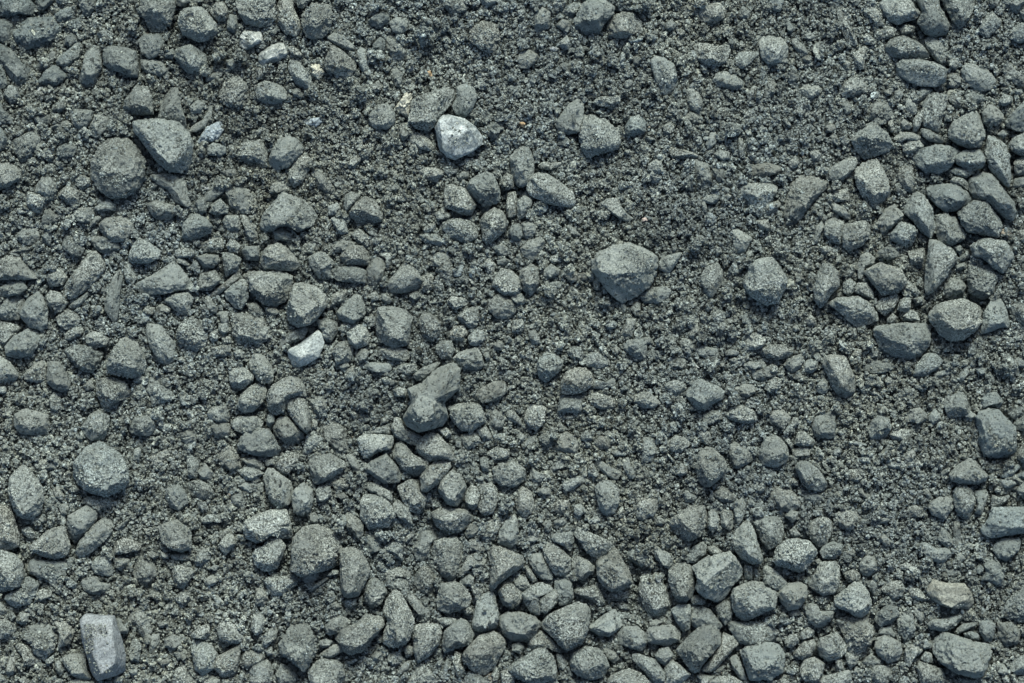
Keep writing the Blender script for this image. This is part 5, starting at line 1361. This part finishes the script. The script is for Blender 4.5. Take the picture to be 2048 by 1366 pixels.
def build_stone(s, sub, seed):
    u, f = ICO[sub]
    a = np.arctan2(u[:, 1], u[:, 0]) % (2 * np.pi)
    phi = np.arccos(np.clip(u[:, 2], -1, 1)) / (np.pi / 2)          # 0 top, 1 rim, 2 bottom
    Ro = np.interp(a, s['th'], s['Ro'], period=2 * np.pi)
    Rr = np.interp(a, s['th'], s['Rr'], period=2 * np.pi)
    k1 = np.clip(phi / 0.52, 0, 1)
    k2 = np.clip((phi - 0.52) / 0.40, 0, 1)
    k3 = np.clip((phi - 0.92) / 1.08, 0, 1)
    r = Rr * k1 + (Ro - Rr) * k2
    r = r * (1 - 0.85 * k3 ** 2.2)
    dx, dy = np.cos(a) * r, np.sin(a) * r
    f0 = np.minimum(1, Rr / np.maximum(r, 1e-6))
    zp = s['h'] + (dx * s['tilt'][0] + dy * s['tilt'][1]) * f0
    z = np.where(phi < 0.52, zp, zp + (s['zr'] - zp) * k2 ** 1.15)
    bot = -0.45 * s['h'] - 0.003
    z = np.where(phi > 0.92, s['zr'] + (bot - s['zr']) * np.minimum(1, k3 * 1.5), z)
    v = np.stack([dx, dy, z], 1)
    E = EDG[sub]
    rs = np.random.default_rng(seed + 100)
    sc_ = np.array([1, 1, max(0.6, 0.9 * s['w'] / (2 * s['h'] + 1e-9))])
    for _ in range(7 if s['w'] > 0.016 else 4):                     # fracture planes
        d = rs.normal(size=3)
        d[2] = abs(d[2]) * 0.9 + 0.15
        d /= np.linalg.norm(d)
        q = (v * sc_) @ d
        cut = (0.70 + 0.24 * rs.random()) * q.max()
        if d[2] < 0.45:
            cut = 0.95 * q.max()
        v = v - (np.clip(q - cut, 0, None)[:, None] * d) / sc_
    v = smooth(v, E, {5: 1, 4: 0, 3: 0, 2: 0}[sub], 0.45)
    # broken surface: chips, steps and lumps
    wp = v + np.array([s['c'][0], s['c'][1], seed * 0.37])
    L = s['w']
    g1 = vnoise(wp * (3.2 / L), 11)
    g2 = 1 - 2 * abs(vnoise(wp * (6.5 / L), 12))
    g3 = vnoise(wp * 230, 13)
    g4 = vnoise(wp * 480, 14)
    n = v - np.array([0, 0, 0.25 * s['h']])
    n = n / (np.linalg.norm(n, axis=1)[:, None] + 1e-9)
    flat = np.clip(1 - abs(n[:, 2]) * 0, 0, 1)
    rough = s['fl'].get('rough', 1.0)
    sm = 0.35 if ('K' in s['fl'] or 'C' in s['fl'] or 'S' in s['fl']) else 1.0
    if 'B' in s['fl']:
        sm = 1.5
    crust = np.clip(0.75 + 1.3 * vnoise(wp * (2.2 / L), 17), 0.15, 1.7)
    dsp = L * (0.022 * g1 + 0.026 * g2 * sm + 0.014 * (1 - 2 * abs(vnoise(wp * (14 / L), 18))) * sm) + (0.0006 * vnoise(wp * 120, 16) + (0.00095 * g3 + 0.00085 * g4) * crust) * sm
    if sub >= 4:
        dsp = dsp + (0.0010 if sub == 5 else 0.0006) * crust * sm * vnoise(wp * 900, 15)
    v = v + n * dsp[:, None]
    a = np.arctan2(v[:, 1], v[:, 0]) % (2 * np.pi)
    rr = np.hypot(v[:, 0], v[:, 1])
    NB = 40 if sub >= 4 else 20
    RoV = np.interp(a, s['th'], s['Ro'], period=2 * np.pi)
    bi = (a / (2 * np.pi) * NB).astype(int) % NB
    mx = np.zeros(NB)
    np.maximum.at(mx, bi, rr / RoV)                                 # how far the outline shrank, per direction
    ratio = np.where(mx > 0, 1 / np.maximum(mx, 1e-6), 1.0).clip(0.8, 1.5)
    k = np.interp(a, (np.arange(NB) + 0.5) * 2 * np.pi / NB, ratio, period=2 * np.pi)
    t_ = np.clip(rr / (0.6 * RoV), 0, 1)
    v[:, :2] *= (1 + (k - 1) * t_)[:, None]
    return v, f

def tone_of(s):
    px, py = s['c'][0] / PX + 1024, 683 - s['c'][1] / PX
    v = 0.246 * (1 + 0.09 * rng.normal()) * s['fl'].get('T', 1.0)
    bl = 0.4 * rng.normal() - 0.2
    if px < 330 and py < 330:             # blue-grey, less dusted rocks, top left corner; lens vignetting painted in as darker tone
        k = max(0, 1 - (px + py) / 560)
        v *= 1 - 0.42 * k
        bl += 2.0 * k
    if px > 1850:
        bl += 0.5
    if 'B' in s['fl']:
        v *= 0.96
    col = np.array([0.855, 1.03, 0.95]) + bl * np.array([-0.03, 0.0, 0.03])
    return np.append(np.clip(v, 0.10, 0.42) * col, np.clip(0.75 + 0.3 * rng.normal() - 0.25 * bl, 0.15, 1.15))

SPECIAL = {'K': M_MARBLE, 'M': M_CRYST, 'W': M_WHITE, 'O': M_ORANGE, 'P': M_PINK, 'S': M_SPLIT, 'C': M_DOMINO, 'Y': M_STRIA}
gv, gf, gt, off = [], [], [], 0
for i, s in enumerate(stones):
    wpx = s['w'] / PX
    thing = bool(s['lab'])
    sub = 5 if wpx > 62 else (4 if wpx > 24 else 3)
    v, f = build_stone(s, sub, i)
    kx = 1 - (s['z0'] + s['zr']) / D      # the outline was read at the height of the rim
    cx, cy = s['c'][0] * kx, s['c'][1] * kx
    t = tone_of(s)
    if thing:
        name, cat, lab = s['lab'].split('~')
        mat = M_STONE
        for k_ in s['fl']:
            if k_ in SPECIAL:
                mat = SPECIAL[k_]
        if 'B' in s['fl'] and 'W' in s['fl']:
            mat = M_CREAM
        if s['fl'].get('M') == 1.0 and 'B' not in s['fl']:
            mat = M_STONE
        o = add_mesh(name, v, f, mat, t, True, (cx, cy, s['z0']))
        o['label'] = lab
        o['category'] = cat
        if cat == 'stone' and name == 'stone':
            o['group'] = "grey crushed stones lying on the grit"
    else:
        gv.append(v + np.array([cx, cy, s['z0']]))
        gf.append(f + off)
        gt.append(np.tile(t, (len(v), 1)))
        off += len(v)

# ------------------------------------------------------------------ loose pebbles and grit (uncountable)
GM = np.zeros((2 * RH, 2 * RW), np.float32)
def stamp(x, y, z, rad):                  # domes of already laid grains, so that finer ones lie on them
    c, r = (x / PX + RW).astype(int), (RH - y / PX).astype(int)
    R = int(rad.max() / PX) + 1
    for a in range(-R, R + 1):
        for b in range(-R, R + 1):
            d2 = (a * a + b * b) * PX * PX
            m = d2 < (rad * 0.95) ** 2
            if not m.any():
                continue
            cc, rr = c[m] + a, r[m] + b
            ok = (cc >= 0) & (cc < 2 * RW) & (rr >= 0) & (rr < 2 * RH)
            np.maximum.at(GM, (rr[ok], cc[ok]), (z[m] + 0.75 * np.sqrt(rad[m] ** 2 - d2) - 0.0)[ok].astype(np.float32))

def template(sub, n):
    out = []
    for k in range(n):
        u, f = ICO[sub]
        v = u.copy()
        for _ in range(7 if sub > 0 else 3):                        # knock flat faces off a sphere
            d = rng.normal(size=3)
            d /= np.linalg.norm(d)
            c = 0.45 + 0.35 * rng.random()
            q = v @ d
            v = v - np.clip(q - c, 0, None)[:, None] * d
        v = v * (0.75 + 0.5 * rng.random(3)) + 0.05 * rng.normal(size=v.shape)
        out.append(v)
    return np.array(out), ICO[sub][1]

def rots(n, flat=0.6):
    q = rng.normal(size=(n, 4)) * np.array([1, flat, flat, 1])
    q /= np.linalg.norm(q, axis=1)[:, None]
    w_, x, y, z = q.T
    return np.stack([np.stack([1 - 2 * (y * y + z * z), 2 * (x * y - z * w_), 2 * (x * z + y * w_)], 1),
                     np.stack([2 * (x * y + z * w_), 1 - 2 * (x * x + z * z), 2 * (y * z - x * w_)], 1),
                     np.stack([2 * (x * z - y * w_), 2 * (y * z + x * w_), 1 - 2 * (x * x + y * y)], 1)], 1)

def scatter(n, dmin, dmax, sub, power, on_stone, clump=0.0, sq=0.75, margin=0.05):
    """n grains of dmin..dmax photograph pixels lying on the ground (or as a dusting on stones)"""
    x = (rng.random(n * 2) - 0.5) * (1.0 + 2 * margin)
    y = (rng.random(n * 2) - 0.5) * (0.667 + 2 * margin)
    c, r = r2i(x, y)
    c, r = np.clip(c.astype(int), 0, RW - 1), np.clip(r.astype(int), 0, RH - 1)
    top = HM[r, c]
    own = OWN[r, c]
    slope = np.hypot(HM[r, np.clip(c + 2, 0, RW - 1)] - HM[r, np.clip(c - 2, 0, RW - 1)], HM[np.clip(r + 2, 0, RH - 1), c] - HM[np.clip(r - 2, 0, RH - 1), c]) / (8 * PX)
    pr = np.where(own < 0, 1.0, on_stone * (slope < 0.75) * (1 + 3.0 * ISB[own]))
    nz = vnoise(np.stack([x * 17, y * 17, np.zeros_like(x) + dmin], 1), 21)
    pr = pr * np.where(own < 0, np.clip(1 - clump + clump * 1.6 * (nz + 0.5), 0.1, 1.5) * (0.5 if dmin < 2 else 1.0), np.clip(0.3 + 2.8 * nz, 0.08, 2))
    keep = np.nonzero(rng.random(len(x)) < pr)[0][:n]
    x, y, top, own = x[keep], y[keep], top[keep], own[keep]
    m = len(x)
    d = dmin * (dmax / dmin) ** (rng.random(m) ** power) * PX
    tr = floor_h(x, y)
    gm = GM[np.clip((RH - y / PX).astype(int), 0, 2 * RH - 1), np.clip((x / PX + RW).astype(int), 0, 2 * RW - 1)]
    z = np.where(own < 0, tr + np.maximum(d * (0.65 * rng.random(m) - 0.05), (gm + d * 0.1) * (gm > 0)), top + d * 0.12)
    if dmin > 3:
        g_ = own < 0
        stamp(x[g_], y[g_], (z - tr)[g_], d[g_] / 2)
    T, F = template(sub, 30)
    S = np.stack([d / 2 * (0.8 + 0.5 * rng.random(m)), d / 2 * (0.8 + 0.5 * rng.random(m)), d / 2 * sq * (0.8 + 0.5 * rng.random(m))], 1)
    V = T[rng.integers(0, 30, m)] * S[:, None, :]
    V = np.einsum('nij,nkj->nki', rots(m), V)
    V = V + np.stack([x, y, z], 1)[:, None, :]
    nv = V.shape[1]
    FF = (F[None] + (np.arange(m) * nv)[:, None, None]).reshape(-1, 3)
    tv = 0.248 * (1 + 0.40 * rng.normal(size=m)).clip(0.35, 2.0) * (1 + 0.22 * vnoise(np.stack([x * 14, y * 14, x * 0 + 2], 1), 51))
    hue = (rng.normal(size=m) * 0.8 + 1.5 * vnoise(np.stack([x * 9, y * 9, x * 0], 1), 52))[:, None]
    t = tv[:, None] * (np.array([0.85, 1.03, 0.945]) + hue * np.array([0.025, 0.005, -0.035]))
    rare = rng.random(m)
    t = np.where((rare < 0.0006)[:, None], np.array([0.30, 0.29, 0.23]), t)
    t = np.where((rare > 0.9985)[:, None], np.array([0.36, 0.42, 0.41]), t)
    t = np.concatenate([t, np.full((m, 1), 0.9)], 1)
    return V.reshape(-1, 3), FF, np.repeat(t, nv, 0)

ISB = np.array([1.0 if 'B' in s['fl'] else 0.0 for s in stones])
# stones beyond the frame, so that the place goes on outside the picture
for k in range(1300):
    while True:
        x, y = (rng.random(2) - 0.5) * np.array([1.7, 1.35])
        if abs(x) > 0.53 or abs(y) > 0.365:
            break
    s = stones[rng.integers(0, len(stones))]
    if s['w'] / PX < 20 or s['w'] / PX > 90:
        continue
    v, f = build_stone(s, 2, k)
    a = rng.random() * 6.28
    v = v @ np.array([[math.cos(a), -math.sin(a), 0], [math.sin(a), math.cos(a), 0], [0, 0, 1]])
    gv.append(v + np.array([x, y, float(terrain(np.array([x]), np.array([y]))[0])]))
    gf.append(f + off)
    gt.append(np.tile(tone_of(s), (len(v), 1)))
    off += len(v)
o = add_mesh("gravel", np.concatenate(gv), np.concatenate(gf), M_STONE, np.concatenate(gt), True)
o['kind'] = 'stuff'
o['label'] = "smaller grey crushed stones and pebbles scattered all over the ground"
o['category'] = 'gravel'

sv, sf, st, off = [], [], [], 0
for args in SCATTER:
    v, f, t = scatter(*args)
    sv.append(v)
    sf.append(f + off)
    st.append(t)
    off += len(v)
    print("grit", args, len(f))
n_ = 70000                                # coarser grit beyond the frame
x, y = (rng.random(n_) - 0.5) * 1.9, (rng.random(n_) - 0.5) * 1.55
k = (abs(x) > 0.545) | (abs(y) > 0.375)
x, y = x[k], y[k]
T, F = template(1, 30)
d = 7 * (24 / 7) ** (rng.random(len(x)) ** 1.3) * PX
V = T[rng.integers(0, 30, len(x))] * (d / 2)[:, None, None] * (0.8 + 0.5 * rng.random((len(x), 1, 3)))
V = np.einsum('nij,nkj->nki', rots(len(x)), V) + np.stack([x, y, floor_h(x, y) + d * 0.2], 1)[:, None, :]
sv.append(V.reshape(-1, 3))
sf.append((F[None] + (np.arange(len(x)) * V.shape[1])[:, None, None]).reshape(-1, 3) + off)
tv = (0.22 * (1 + 0.3 * rng.normal(size=len(x)))).clip(0.1, 0.4)[:, None] * np.array([0.835, 1.04, 0.965, 0])
tv[:, 3] = 0.9
st.append(np.repeat(tv, V.shape[1], 0))
o = add_mesh("grit", np.concatenate(sv), np.concatenate(sf), M_GRIT, np.concatenate(st), False)
o['kind'] = 'stuff'
o['label'] = "fine crumbly grey grit filling the gaps between the stones"
o['category'] = 'grit'

# ------------------------------------------------------------------ ground: one sheet, crumb-fine where it is looked at
def axis(half, step, far):
    a = np.arange(0, half, step)
    b, g_ = [half], step
    while b[-1] < far:
        g_ *= 1.35
        b.append(b[-1] + g_)
    a = np.concatenate([a, b])
    return np.concatenate([-a[:0:-1], a])
ax, ay = axis(0.56, 0.00085, 30.0), axis(0.39, 0.00085, 30.0)
GX, GY = np.meshgrid(ax, ay)
gx, gy = GX.ravel(), GY.ravel()
hh = floor_h(gx, gy)
near = (abs(gx) < 0.57) & (abs(gy) < 0.40)
nx, ny = gx[near], gy[near]
q = hh[near]
for s_, amp, sd in ((0.0095, 0.0022, 31), (0.0052, 0.0020, 32), (0.0028, 0.0013, 33)):
    dd, vv = cells(nx + 0.0006 * vnoise(np.stack([nx * 400, ny * 400, nx * 0], 1), 5), ny, s_, sd)
    q = q + amp * (np.sqrt(np.clip(1 - (dd / 0.75) ** 2, 0, 1)) * (0.4 + 0.9 * vv) - 0.5)
q = q - 0.0030
hh[near] = q
nxn, nyn = len(ax), len(ay)
idx = np.arange(nxn * nyn).reshape(nyn, nxn)
F = np.stack([idx[:-1, :-1].ravel(), idx[:-1, 1:].ravel(), idx[1:, 1:].ravel(), idx[1:, :-1].ravel()], 1)
tn = 0.09 * (1 + 0.22 * vnoise(np.stack([gx * 260, gy * 260, gx * 0], 1), 41))
o = add_mesh("ground", np.stack([gx, gy, hh], 1), F, M_GRIT, tn[:, None] * np.array([0.82, 1.04, 0.965]), True)
o['kind'] = 'structure'
